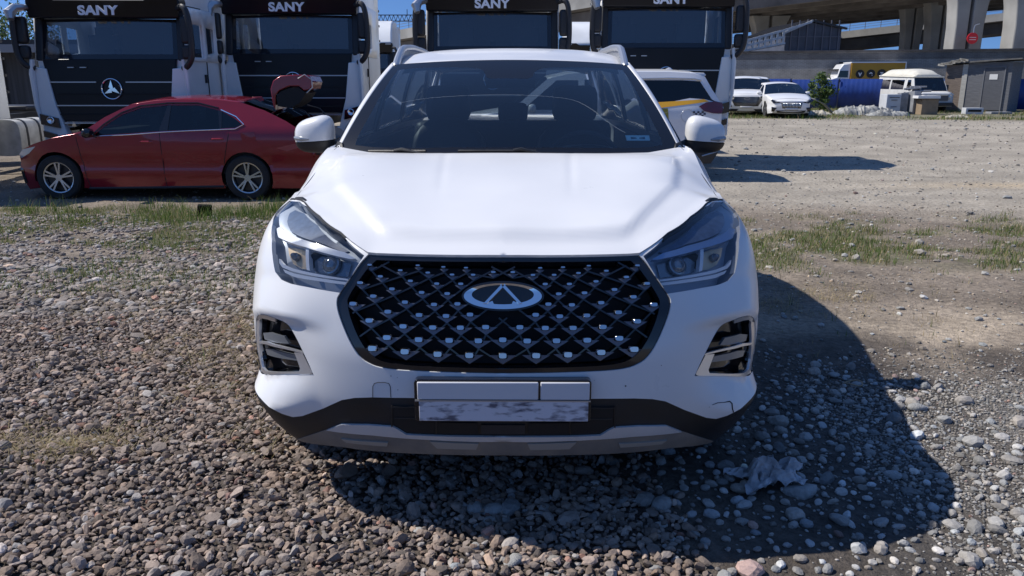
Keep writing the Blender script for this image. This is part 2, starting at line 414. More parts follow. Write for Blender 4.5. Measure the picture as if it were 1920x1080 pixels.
def surf_obj(name,T,m,parent,d=0,mirror=True,solid=0,both=True,fn=Sbase,P2=None,sides=(1,-1)):
    """panel from triangles of a parametric surface with real thickness; both=True gives one mesh spanning both halves"""
    P2_=pv if P2 is None else P2
    if len(T)==0: print('EMPTY',name);return None
    p,t=compact(P2_,T)
    if callable(d): d=d(p[:,0])
    P3=off(fn,p[:,0],p[:,1],d)
    if both: P3[np.abs(p[:,0])<1e-4,0]=0
    def thick(V,F,cut=False):
        if not solid: return V,F,None
        E=np.concatenate([F[:,[0,1]],F[:,[1,2]],F[:,[2,0]]]);S_=np.sort(E,1);k=S_[:,0].astype(np.int64)*10**7+S_[:,1]
        u,ix,c=np.unique(k,return_index=True,return_counts=True);Bd=E[ix[c==1]]
        if cut: Bd=Bd[~((np.abs(V[Bd[:,0],0])<.002)&(np.abs(V[Bd[:,1],0])<.002))]
        In=off(fn,p[:,0],p[:,1],np.asarray(d)-solid)
        if V[:,0].min()<-1e-3 and V[:,0].max()<1e-2: In=sym(In)
        n=len(V);VV=np.concatenate([V,In,V[Bd[:,0]],V[Bd[:,1]],In[Bd[:,1]],In[Bd[:,0]]]);q=len(Bd);o=2*n
        Qd=np.stack([o+np.arange(q),o+3*q+np.arange(q),o+2*q+np.arange(q),o+q+np.arange(q)],1)
        return VV,np.concatenate([F,F[:,::-1]+n,Qd[:,[0,1,2]],Qd[:,[0,2,3]]]),None
    objs=[]
    if both:
        V,F,_=thick(P3,t,True);n=len(V);V2=np.concatenate([V,sym(V)]);F2=np.concatenate([F,F[:,::-1]+n])
        me=mk_mesh(name,V2,F2,m);weld(me);objs=[me_obj(name,me,parent)]
    else:
        for s in sides:
            V=P3 if s>0 else sym(P3);V,F,_=thick(V,t)
            F=F if s>0 else F[:,::-1]
            objs.append(me_obj(name,mk_mesh(name,V,F,m),parent))
    return objs
def mk_mesh(name,V,F,m,smooth=True):
    me=bpy.data.meshes.new(name);V=np.asarray(V,np.float32);F=np.asarray(F,np.int32);k=F.shape[1]
    me.vertices.add(len(V));me.vertices.foreach_set('co',V.ravel());me.loops.add(F.size);me.loops.foreach_set('vertex_index',F.ravel())
    me.polygons.add(len(F));me.polygons.foreach_set('loop_start',np.arange(0,F.size,k,dtype=np.int32))
    me.polygons.foreach_set('use_smooth',np.full(len(F),bool(smooth)))
    for q in (m if isinstance(m,(list,tuple)) else [m]):
        if q: me.materials.append(q)
    me.update(calc_edges=True);me.validate();return me
def weld(me):
    bm=bmesh.new();bm.from_mesh(me);bmesh.ops.remove_doubles(bm,verts=[v for v in bm.verts if abs(v.co.x)<.004],dist=.0006);bm.to_mesh(me);bm.free()
def me_obj(name,me,parent,solid=0):
    o=bpy.data.objects.new(name,me);C.objects.link(o)
    if parent: o.parent=parent
    if solid: q=o.modifiers.new('solid','SOLIDIFY');q.thickness=abs(solid);q.offset=-1 if solid>0 else 1;q.use_rim=True
    return o
# check orientation of surface normal
_n=off(Sbase,.3,.6,.1)-Sbase(.3,.6)
SG=1 if _n[1]<0 else -1     # SG*d moves outward
bumper=surf_obj('front_bumper',reg['white'],WHITE,suv,solid=.02*SG)[0]
cladding=surf_obj('lower_cladding',np.concatenate([reg['rest'],reg['clad']]),BLKP,suv,d=-.004*SG,solid=.02*SG)[0]
surf_obj('skid_trim',reg['silver'],SILVER,cladding,d=.004*SG,solid=.02*SG)
surf_obj('skid_plate',reg['dirty'],DIRTY,cladding,d=-.002*SG,solid=.03*SG)
for o in surf_obj('front_fender',reg['fender'],WHITE,suv,solid=.015*SG,both=False): pass
# raised trapezoids of the skid plate
for side in (-1,1):
    pass
# ---- grille
grille=surf_obj('grille',reg['grille'],GLBLK,suv,d=-.006*SG,solid=.035*SG)[0]
gb=surf_obj('radiator_void',reg['gin'],DARK,grille,d=-.06*SG)
def mp(poly,d,fn=Sbase): a=np.array(poly);return off(fn,a[:,0],a[:,1],d)
rows=[[(898,468),(1030,476),(1147,480)],[(650,465),(808,493),(950,505),(1075,515),(1184,516),(1288,502)],[(705,524),(860,547),(996,561),(1120,562)],
[(600,556),(765,588),(918,606),(1050,612)],[(668,625),(832,656),(982,668),(1103,665)],[(563,664),(743,705),(905,722),(1044,727),(1168,720)],
[(647,750),(822,780),(975,786),(1118,787),(1249,784)],[(738,838),(902,849),(1060,853),(1211,855),(1338,850)],[(662,894),(830,911),(1000,924),(1164,930),(1338,932)]]
def z2p(q): return (460+q[0]/2.77,330+q[1]/2.77)
rowp=[[z2p(q) for q in r] for r in rows]
STUD=mat('stud_chrome',(.62,.64,.68),.16,metal=1);stud_me=None;lat=MB();fac=MB()
allV=[]   # bottom vertices in px, both halves (mirror about 943)
for k,r in enumerate(rowp):
    dy=7+1.35*k
    full=[(x,y+dy) for x,y in r]+[(1886-x,y+dy) for x,y in r if x<941]
    allV.append(sorted(full))
def s3(px,py,d):
    m=px>943;u,v=SI(1886-px if m else px,py);P=off(Sbase,np.array(u),np.array(v),np.array(d*SG));P=Vector(P)
    if not m: P.x*=-1
    return P,(u,v)
def inside_gin(px,py):
    u,v=SI(min(px,1886-px),py);u=max(u,.006);return bool(pip(np.array([u]),np.array([v]),P_gin)[0])
segs=[]
for k in range(1,len(allV)):
    for (x,y) in allV[k]:
        L=[q for q in allV[k-1] if q[0]<x-5];Rr=[q for q in allV[k-1] if q[0]>x+5]
        for cand in ((max(L) if L else None),(min(Rr) if Rr else None)):
            if cand and abs(cand[0]-x)<75: segs.append(((x,y),cand))
            else:
                sx=-1 if (cand is None and not L) or (cand is not None and cand[0]<x) else 1
                segs.append(((x,y),(x+sx*40,y-20-2*k)))
for (x,y) in allV[-2][:1]+allV[-2][-1:]+[allV[-3][0],allV[-3][-1],allV[-4][0],allV[-4][-1]]:
    segs.append(((x,y),(x-34,y+24)) if x<943 else ((x,y),(x+34,y+24)))
for a,b in segs:
    pts=[]
    n=6
    for i in range(n+1):
        q=(a[0]+(b[0]-a[0])*i/n,a[1]+(b[1]-a[1])*i/n)
        if inside_gin(*q): pts.append(q)
        elif pts: break
    if len(pts)<2: continue
    for q0,q1 in ((pts[0],pts[len(pts)//2]),(pts[len(pts)//2],pts[-1])):
        if q0==q1: continue
        A,_=s3(*q0,-.012);B,_=s3(*q1,-.012);A2,_=s3(*q0,-.04);B2,_=s3(*q1,-.04)
        d=(B-A).normalized();s_=(A-A2).cross(d).normalized()*.0026
        lat.add([A-s_,A+s_,B+s_,B-s_,A2-s_*1.4,A2+s_*1.4,B2+s_*1.4,B2-s_*1.4],[(0,1,2,3),(4,7,6,5),(0,4,5,1),(2,6,7,3),(0,3,7,4),(1,5,6,2)],GLBLK)
lat.build('grille_lattice',GLBLK,grille)
stud0=None
for k,r in enumerate(rowp):
    w=5.2+.62*k;h=1.8+.62*k;tw=8+2.3*k;th=7+1.35*k
    full=r+[(1886-x,y) for x,y in r if x<941]
    for (x,y) in full:
        if not inside_gin(x,y): continue
        tri=[(x-tw,y+1),(x+tw,y+1),(x,y+th)]
        T=[s3(*q,-.010)[0] for q in tri];B=[s3(*q,-.016)[0] for q in tri]
        fac.add(T+B,[(0,1,2),(5,4,3),(0,3,4,1),(1,4,5,2),(2,5,3,0)],FACET)
        c,_=s3(x,y,.0);cr,_=s3(x+w,y,.0);cu,_=s3(x,y-h,.0)
        ax=(cr-c);up=(cu-c);nn=ax.cross(up).normalized()
        if nn.y>0: nn=-nn
        m=MB();N8=12;ring=[]
        for sc,dd in ((1,-.014),(1,.002),(.72,.008)):
            for q in range(N8):
                t=2*math.pi*q/N8;ca,sa=math.cos(t),math.sin(t);e=.55
                ring.append(ax*sc*math.copysign(abs(ca)**e,ca)+up*sc*math.copysign(abs(sa)**e,sa)+nn*dd)
        fs=[(i*N8+q,i*N8+(q+1)%N8,(i+1)*N8+(q+1)%N8,(i+1)*N8+q) for i in range(2) for q in range(N8)]+[tuple(range(2*N8,3*N8))]
        m.add(ring,fs,STUD);o=m.build('chrome_stud',STUD,grille,sharp=50);o.location=c
fac.build('grille_facets',FACET,grille,sharp=10)
# emblem
ec,_=s3(943,556,.006);er,_=s3(1015,556,-.002);eu,_=s3(943,532,.006)
ex=Vector(((er.x-ec.x)*1.07,0,0));
ey=Vector((0,.30,.9)).normalized()*.0430;en=ex.cross(ey).normalized()
if en.y>0: en=-en
def eell(a,b,n=56,cy=0): return [(a*math.cos(2*math.pi*k/n),cy+b*math.sin(2*math.pi*k/n)) for k in range(n)]
def E(u,v,d): return ec+ex*u+ey*v+en*d
m=MB();m.prism(eell(1.0,1.06,cy=.02),E,-.02,.002,GLBLK);embk=m.build('emblem_base',GLBLK,grille,sharp=30)
m=MB()
O=eell(.955,.93);I=eell(.735,.66,cy=.10);n=len(O)
V=[E(*q,.002) for q in O]+[E(q[0]*.985,q[1]*.97,.014) for q in O]+[E(q[0]*1.02,q[1]*1.03,.012) for q in I]+[E(*q,.004) for q in I]
m.add(V,[(i*n+k,i*n+(k+1)%n,(i+1)*n+(k+1)%n,(i+1)*n+k) for i in range(3) for k in range(n)],CHROME,True)
for s in (1,-1):
    m.add([E(s*.50,-.60,.004),E(s*.36,-.62,.004),E(-s*.02,.62,.004),E(s*.06,.86,.004),E(s*.46,-.50,.017),E(s*.38,-.52,.017),E(0,.62,.017),E(s*.04,.80,.017)],[(4,5,6,7),(0,1,5,4),(1,2,6,5),(2,3,7,6),(3,0,4,7)],CHROME)
    m.add([E(s*.46,-.58,.014),E(s*.20,-.66,.012),E(s*.25,-.33,.012)],[(0,1,2)],CHROME)
m.build('emblem',CHROME,embk,sharp=40)
# ---- headlights
wedge=[(537,390),(548,384),(566,390),(592,412),(650,464),(640,466),(600,448),(560,436),(538,425),(532,405)]
drl=[(514,424),(522,420),(532,430),(560,443),(600,455),(645,470),(664,482),(655,483),(620,475),(570,460),(530,447),(517,441)]
lampA=[(521,450),(545,453),(567,461),(566,500),(545,497),(530,488),(522,470)]
lampB=[(574,462),(600,468),(642,482),(648,484),(640,514),(600,509),(574,503)]
vbar=[(567,456),(573,458),(573,505),(567,503)]
low1=[(517,483),(526,494),(545,502),(600,514),(649,522),(649,525),(600,519),(545,508),(524,500),(518,492)]
low2=[(524,503),(545,511),(600,521),(648,528),(646,533),(600,527),(545,518),(528,510)]
STRIP_SHADE=mat('strip_shade_blue',(.30,.42,.62),.35,metal=.5);WEDGE=vary(mat('lamp_wedge',(.11,.155,.25),.35,coat=.3),scale=40,amt=.3)  # right light strip has blue shade painted in; the left one stays sunlit white
SUNGLOW=mat('bowl_sun_glow',(.72,.56,.38),.3,metal=.3);  # warm sun glow painted into the bowl's base colour
def sub(poly_px,name,m,parent,d,side,step=.02,solid=0,fn=Sbase,inv=None):
    q=(inv or SI).poly(poly_px);P,rg=cdt(q,[],step);o=surf_obj(name,rg['rest'],m,parent,d=d*SG,both=False,P2=P,fn=fn,sides=(side,),solid=solid)
    return o[0]
for side in (-1,1):
    dep=lambda u:-(.012+.043*(1-sst(.66,.92,u)))*SG
    hl=surf_obj('headlight',reg['head'],mat('lamp_housing',(.40,.45,.53),.42,metal=.35),suv,d=dep,both=False,sides=(side,))[0]
    # side walls of the housing
    rim=resample(P_head,.0125);rr=np.array(rim);P0=off(Sbase,rr[:,0],rr[:,1],-.002*SG);P1=off(Sbase,rr[:,0],rr[:,1],dep(rr[:,0]))
    if side<0: P0=sym(P0);P1=sym(P1)
    n=len(rr);me=mk_mesh('bezel',np.concatenate([P0,P1]),[(k,(k+1)%n,n+(k+1)%n,n+k) for k in range(n)],mat('lamp_bezel',(.16,.19,.25),.5));me_obj('bezel',me,hl)
    surf_obj('lens',reg['head'],LENS,hl,d=0,both=False,sides=(side,))
    sub(wedge,'upper_shroud',WEDGE,hl,-.022,side,solid=.01)
    o=sub(drl,'light_strip',STRIP_SHADE if side>0 else mat('light_guide',(.86,.88,.92),.25,coat=.3),hl,-.012,side,step=.012,solid=.02*SG)
    pass
    sub(vbar,'divider',mat('light_guide',(.86,.88,.92),.25,coat=.3),hl,-.02,side,step=.01,solid=.02*SG)
    sub(low1,'lower_strip',MATS['light_guide'],hl,-.012,side,step=.01,solid=.01*SG);sub(low2,'lower_strip',MATS['light_guide'],hl,-.014,side,step=.01,solid=.01*SG)
    for poly,mm,rad,cx in ((lampA,SUNGLOW,.011,(540,474)),(lampB,mat('lamp_inner',(.20,.22,.25),.2,metal=.7),.026,(610,490))):
        sub(poly,'reflector',mm,hl,-.045,side,step=.02)
        u,v=SI(*cx);c=off(Sbase,np.array(u),np.array(v),np.array(-.042*SG));c=Vector(c);c.x*=side
        nn=Vector(off(Sbase,np.array(u),np.array(v),np.array(.1*SG)));nn.x*=side;nn=(nn-c).normalized()
        m=MB();prof=[(0,rad*1.25),(.012,rad*1.2),(.014,rad),(.022,rad*.8),(.027,rad*.45),(.028,0.001)]
        yy=nn.cross(Vector((0,0,1))).normalized();zz=yy.cross(nn);V=[];K=20
        for a,r_ in prof:
            for k in range(K): t=2*math.pi*k/K;V.append(c+nn*a+(yy*math.cos(t)+zz*math.sin(t))*r_)
        m.add(V,[(i*K+k,i*K+(k+1)%K,(i+1)*K+(k+1)%K,(i+1)*K+k) for i in range(len(prof)-1) for k in range(K)],None,True)
        m.build('projector',mat('projector_glass',(.25,.27,.3),.06,metal=.7),hl)
# ---- fog lamps
ftop=[(482,596),(486,590),(500,592),(516,598),(516,604),(500,599),(490,597),(485,602)]
frameL=[(481,602),(485,600),(485.5,640),(487.5,670),(491,688),(498,696),(582,696.5),(585,700),(580,702),(497,702),(488,695),(483,671),(481,640)]
fmid=[(485,639),(500,641),(530,650),(569,661),(571,664),(530,654),(500,646),(485,643)]
fwed=[(551,661),(567,663),(585,698),(560,697),(562,691)]
lamp1=[(487,625),(500,624),(528,632),(537,646),(520,645),(490,637)]
lamp2=[(492,655),(505,656),(548,667),(554,678),(520,673),(495,666)]
for side in (-1,1):
    dpf=lambda u:-(.012+.038*(1-sst(.66,.9,u)))*SG
    fg=surf_obj('fog_lamp',reg['fog'],GLBLK,suv,d=dpf,both=False,sides=(side,))[0]
    rr=np.array(resample(P_fog,.0125));P0=off(Sbase,rr[:,0],rr[:,1],.001*SG);P1=off(Sbase,rr[:,0],rr[:,1],dpf(rr[:,0]))
    if side<0: P0=sym(P0);P1=sym(P1)
    n=len(rr);me_obj('surround',mk_mesh('surround',np.concatenate([P0,P1]),[(k,(k+1)%n,n+(k+1)%n,n+k) for k in range(n)],GLBLK),fg)
    for poly in (ftop,frameL,fmid,fwed): sub(poly,'chrome_trim',mat('trim_chrome',(.80,.81,.84),.30,metal=.85),fg,-.001,side,step=.012,solid=.008*SG)
    for poly in (lamp1,lamp2): sub(poly,'lamp_unit',mat('fog_reflector',(.22,.24,.27),.25,metal=.5),fg,-.011,side,step=.012,solid=.01*SG)
for side in (-1,1):
    for poly in ([(806,827),(898,831),(893,842),(820,840)],[(640,822),(728,829),(726,836),(650,829)]):
        sub(poly,'skid_relief',mat('skid_relief_grey',(.30,.285,.26),.65),cladding,.003,side,step=.02,solid=.006*SG)
# ---- tow cover line, plate
tw=[(699,745),(699,725),(702,719),(708,717),(722,717),(729,719),(732,725),(733,745)]
q=SI.poly(tw);P3=off(Sbase,np.array(q)[:,0],np.array(q)[:,1],.0006*SG);P3=sym(P3)
m=MB();m.tube(P3,.0011,None,6);m.build('tow_cover_seam',mat('seam_dark',(.02,.02,.02),.6),bumper)
def PL(px,py): # plate plane, local coords
    u,v=(px-944)/613.,(748-py)/613.
    return u,v
# chips and scuff on the bumper
m=MB()
for px,py,r_ in ((733,705,.0016),(745,708,.001),(746,731,.0015),(1172,722,.0028),(1114,712,.001),(1238,683,.0015),(1325,760,.0012)):
    c,_=s3(px,py,.0003);e,_=s3(px,py,-.001);m.cyl(e,c,r_,None,7)
m.build('paint_chip',DARK,bumper)
m=MB();m.tube([s3(*q,.0008)[0] for q in ((1330,756),(1340,752),(1352,751),(1362,749),(1366,753),(1367,763),(1369,769))],[.0008,.0012,.001,.002,.0022,.002,.0015],None,6);m.build('bumper_crack',DARK,bumper)
# number plate
yP=-.024
m=MB()
def rrect(w,h,r,n=5):
    out=[]
    for cx,cy,a0 in ((w/2-r,h/2-r,0),(-w/2+r,h/2-r,90),(-w/2+r,-h/2+r,180),(w/2-r,-h/2+r,270)):
        for k in range(n+1): a=R(a0+90*k/n);out.append((cx+r*math.cos(a),cy+r*math.sin(a)))
    return out
zp=.477
tilt=lambda u,v,t:(u,yP+t-.0*v,zp+v)
m.prism(rrect(.535,.136,.012),tilt,0,.03,GLBLK);pf=m.build('plate_frame',GLBLK,suv,bevel=.002)
def plate_mat():
    m=mat('plate_blank',(.52,.52,.56),.3);n,l=nodes(m);b=n['Principled BSDF'];tc=n.new('ShaderNodeTexCoord');sp=n.new('ShaderNodeSeparateXYZ');l.new(tc.outputs['Object'],sp.inputs[0])
    mp_=n.new('ShaderNodeMapping');mp_.inputs['Scale'].default_value=(22,1,70);l.new(tc.outputs['Object'],mp_.inputs[0])
    no=n.new('ShaderNodeTexNoise');no.inputs['Scale'].default_value=1;no.inputs['Detail'].default_value=3;l.new(mp_.outputs[0],no.inputs['Vector'])
    vo=n.new('ShaderNodeTexNoise');vo.inputs['Scale'].default_value=14;vo.inputs['Detail'].default_value=1;l.new(tc.outputs['Object'],vo.inputs['Vector'])
    mm=n.new('ShaderNodeMath');mm.operation='MULTIPLY';l.new(no.outputs[0],mm.inputs[0]);l.new(vo.outputs[0],mm.inputs[1])
    cr=n.new('ShaderNodeValToRGB');e=cr.color_ramp.elements;e[0].position=.17;e[0].color=(.12,.12,.16,1);e[1].position=.27;e[1].color=(.62,.62,.68,1);l.new(mm.outputs[0],cr.inputs[0]);l.new(cr.outputs[0],b.inputs['Base Color']);return m
m=MB();m.box((-.075,yP-.003,zp+.034),(.365,.008,.056));m.build('licence_plate',mat('plate_pale',(.62,.62,.65),.35),pf,bevel=.003)
m=MB();m.box((.188,yP-.003,zp+.034),(.148,.008,.056));m.build('licence_plate',mat('plate_pale',(.62,.62,.65),.35),pf,bevel=.003)
m=MB();m.box((.003,yP-.004,zp-.030),(.512,.009,.066));m.build('licence_plate',plate_mat(),pf,bevel=.002)
m=MB();m.box((0,yP-.006,zp+.003),(.53,.006,.004));m.build('plate_lip',SATIN,pf)
# lower intake openings (dark recess lines) on cladding
m=MB()
for side in (-1,1):
    for a,b in (((735,760),(735,800)),((740,783),(790,784)),((818,780),(818,812)),((735,763),(785,763))):
        A,_=s3(*(a if side<0 else (1886-a[0],a[1])),.002);B,_=s3(*(b if side<0 else (1886-b[0],b[1])),.002);m.bar(A,B,.004,.004)
m.build('intake_bars',BLKP,cladding)
for side in (-1,1):
    o=sub([(738,765),(786,765),(786,790),(895,793),(897,813),(850,813),(765,809),(750,799),(738,797)],'lower_intake',DARK,cladding,.0015,side,step=.02)
m=MB();a,_=s3(902,806,.004);b,_=s3(984,806,.004);m.box(((a+b)/2)+Vector((0,.004,.004)),((b-a).length,.01,.030));m.build('sensor_cover',mat('sensor_black',(.02,.02,.025),.35),cladding)
# ---- hood
cp=[];cv=[]
tl=np.array(resample(top,.03,False));tp_=Sbase(tl[:,0],tl[:,1]);fl=np.array(resample(fend,.05,False));fp_=Sbase(fl[:,0],fl[:,1])
for P in list(tp_[::2])+list(fp_[::1]): cp.append((P[0],P[1]));cv.append(P[2])
inner=[(0,.215,.947),(0,.35,.985),(0,.5,1.020),(0,.75,1.074),(0,1.02,1.113),(.28,.235,.946),(.30,.5,1.017),(.33,.75,1.071),(.38,1.05,1.112),
 (.43,.28,.966),(.53,.45,1.006),(.605,.62,1.040),(.66,.85,1.077),(.69,1.1,1.106),(.705,.66,1.018),(.745,.85,1.038),(.762,1.05,1.080),(.755,1.27,1.120),(.60,1.17,1.114)]
for x,y,z in inner: cp.append((x,y));cv.append(z)
cpm=cp+[(-x,y) for x,y in cp if x>1e-4];cvm=cv+[v for (x,y),v in zip(cp,cv) if x>1e-4]
_u,idx=np.unique(np.round(np.array(cpm),3),axis=0,return_index=True)
Hz=tps(np.array(cpm)[idx],np.array(cvm)[idx])
def Hfn(x,y):
    x=np.asarray(x,float);y=np.asarray(y,float);r=np.interp(y,[.2,.3,.62,.85,1.1,1.3],[.36,.43,.60,.655,.69,.72])
    ax=np.abs(x);fe=np.interp(ax,[0,.2,.36,.42,.46,.50,.544,.618,.68,.73,.80],[.114,.12,.138,.151,.179,.219,.263,.363,.46,.53,.72])
    inn=sst(.055,.12,y-fe)*(1-sst(1.0,1.15,y));pl=.013*(1-sst(-.008,.028,ax-r))*inn
    gr=-.003*np.exp(-((ax-.235-.05*(y-.6))/.012)**2)*sst(.4,.75,y)*(1-sst(1.0,1.1,y))
    lip=.006*np.exp(-((y-fe-.10)/.03)**2)*(1-sst(.3,.45,ax))
    up=.0045*(1-sst(.0,.07,y-fe))
    return np.stack([x,y,Hz(x,y)+pl+gr+lip+up],-1)
front_xy=[(float(p[0]),float(p[1])) for p in tp_];fend_xy=[(float(p[0]),float(p[1])) for p in fp_]
hd=[(0,front_xy[0][1])]+front_xy[1:]+fend_xy+[(.745,1.31),(.60,1.185),(.40,1.10),(.2,1.055),(0,1.04)]
seamline=[(float(tp_[-3][0])-.004,float(tp_[-3][1])+.0),(.79,.80),(.785,1.0),(.77,1.2),(.755,1.4)]
P_hf=[seamline[0]]+seamline[1:]+[(1.2,1.4),(1.2,.2),(.9,.5)]
hv,hr=cdt(hd,[('fen',P_hf)],.016)
hood=surf_obj('hood',hr['rest'],WHITE,suv,fn=Hfn,P2=hv,solid=.012)[0]
_hn=(off(Hfn,.2,.6,.1)-Hfn(.2,.6))[2]
if _hn<0: print('hood normals down');
for o in surf_obj('fender_top',hr['fen'],WHITE,suv,fn=Hfn,P2=hv,both=False): pass
for s in (-1,1):
    m=MB();V=off(Sbase,tl[:,0],tl[:,1],-.007*SG);V=V[int(len(V)*.42):]*np.array([s,1,1]);m.tube(V,.0095,None,6)
    sl_=np.array(seamline);P=Hfn(sl_[:,0],sl_[:,1])*np.array([s,1,1])-np.array([0,0,.001]);m.tube(P-np.array([0,0,.0012]),.0018,None,6);m.build('hood_seal',mat('rubber_seal',(.01,.01,.01),.5),hood)
# dark engine bay shell under the gaps
m=MB();m.box((0,.62,.62),(1.25,.75,.5));m.build('engine_bay',DARK,suv)
# ---- windscreen
def WS(u,v):
    u=np.asarray(u,float);v=np.asarray(v,float);b=np.stack([.755*u,1.04+.27*u*u,1.098+.020*u*u],-1);t=np.stack([.575*u,1.72+.13*u*u,1.509-.020*u*u],-1)
    P=b*(1-v[...,None])+t*v[...,None];k=.028*4*v*(1-v);return P+np.stack([0*k,-k*.55,k*.8],-1)
WI=Inv(WS,(-.05,1.05),(-.05,1.05),300)
gl=spline([(666,272),(672,255),(690,222),(718,172),(742,137),(752,131),(800,127),(880,127),(905,132),(915,146),(943,147),],False,4)
glp=WI.poly(gl);glp=glp[:-1]+[(0,glp[-1][1]),(0,WI(955,276)[1])]+WI.poly([(850,276),(700,276)])
wv,wr=cdt([(0,0),(1,0),(1,1),(0,1)],[('glass',glp)],.035)
ws=surf_obj('windscreen',wr['glass'],GLASS,suv,fn=WS,P2=wv)[0]
surf_obj('windscreen_border',wr['rest'],FRIT,ws,fn=WS,P2=wv)
_w=(off(WS,.2,.5,.1)-WS(.2,.5));WSG=1 if _w[2]>0 else -1
def w3(px,py,d):
    s=1 if px>954 else -1
    q=(2*955.-px) if s>0 else px
    u,v=WI(q,py);P=Vector(off(WS,np.array(u),np.array(v),np.array(d*WSG)));P.x*=s;return P
m=MB();ck=spline([(738,195.6),(798,185),(884,179),(960,178),(1023,181),(1076,188),(1112,206),(1130,221),(1156,238.5),(1174,249)],False,4)
m.tube([w3(*q,.001) for q in ck],.0004,None,5);m.build('crack',mat('crack_white',(.5,.55,.58),.3),ws)
st=[w3(1175,252,-.004),w3(1219,252,-.004),w3(1221,262,-.004),w3(1178,262,-.004)]
m=MB();m.add(st+[p+Vector((0,.002,0)) for p in st],[(0,1,2,3),(7,6,5,4)]);m.build('sticker',mat('sticker_teal',(.70,.95,.95),.5),ws)
def lerp3(a,b,t): return a+(b-a)*t
m=MB();c=[lerp3(lerp3(st[0],st[1],x),lerp3(st[3],st[2],x),y)-Vector((0,.001,0)) for x,y in ((.2,.3),(.45,.45),(.45,.6),(.2,.75),(.8,.3),(.8,.75),(.55,.6),(.55,.45))]
m.add(c,[(0,1,2,3),(4,5,6,7)]);m.build('sticker_print',mat('sticker_dark',(.05,.16,.22),.5),ws)
# cowl + wipers
m=MB();m.grid(lambda u,v:(u*.72,1.0+.10*v+.24*u*u,1.085+.012*v-.0),np.linspace(-1,1,24),[0,.5,1]);m.build('cowl',BLKP,suv,solid=.01)
def wiper(x0,x1,hub):
    w=[];
    for px in np.linspace(x0,x1,9): w.append(w3(float(px),287.0,.012))
    m=MB()
    m.tube(w,.0075,None,6,flat=.8)
    o=m.build('wiper',BLKP,suv)
    m=MB();a=w3(hub,288,.018);b=w3(hub+14,287,.022);c2=w3(hub+38,290,.014);c3=w3(hub+60,294,.004);m.tube([a,b,c2,c3],[.006,.008,.006,.008],None,8);m.build('wiper_arm',BLKP,o)
    return o
wiper(694,800,742);wiper(860,1010,968)
# ---- pillars, roof, rails
roof_z=pch([1.7,1.85,2.0,2.3,2.6,3.0,3.4,3.8,4.15],[1.503,1.520,1.540,1.572,1.592,1.604,1.600,1.578,1.53])
def ROOF(u,v):
    # u -1..1 across, v 0..1 back
    ax=abs(u);y0=1.72+.13*ax**2;y=y0+(4.15-y0)*v;hw=.575+.055*min(1,v*3)-.03*max(0,v-.6)/.4
    return (hw*u,y,float(roof_z(y))-.022*ax**2-.028*ax**6-(.0 if v else 0))
m=MB();m.grid(ROOF,list(np.linspace(-1,1,33)),list(np.linspace(0,1,40)));m.build('roof',WHITE,suv,solid=.012)
def side_pt(y,s): # greenhouse side, s 0 belt ..1 roof edge
    zb=1.0+float(frise(y))-.005;xb=float(Sbase(np.array(1+y-.45),np.array(zb))[0])-.02
    u,vv=1,min(1,max(0,(y-1.85)/2.3));R_=ROOF(1,vv);xt=R_[0];zt=R_[2] if y>=1.85 else 1.487
    return (xb+(xt-xb)*s+.02*4*s*(1-s),y,zb+(zt-zb)*s)
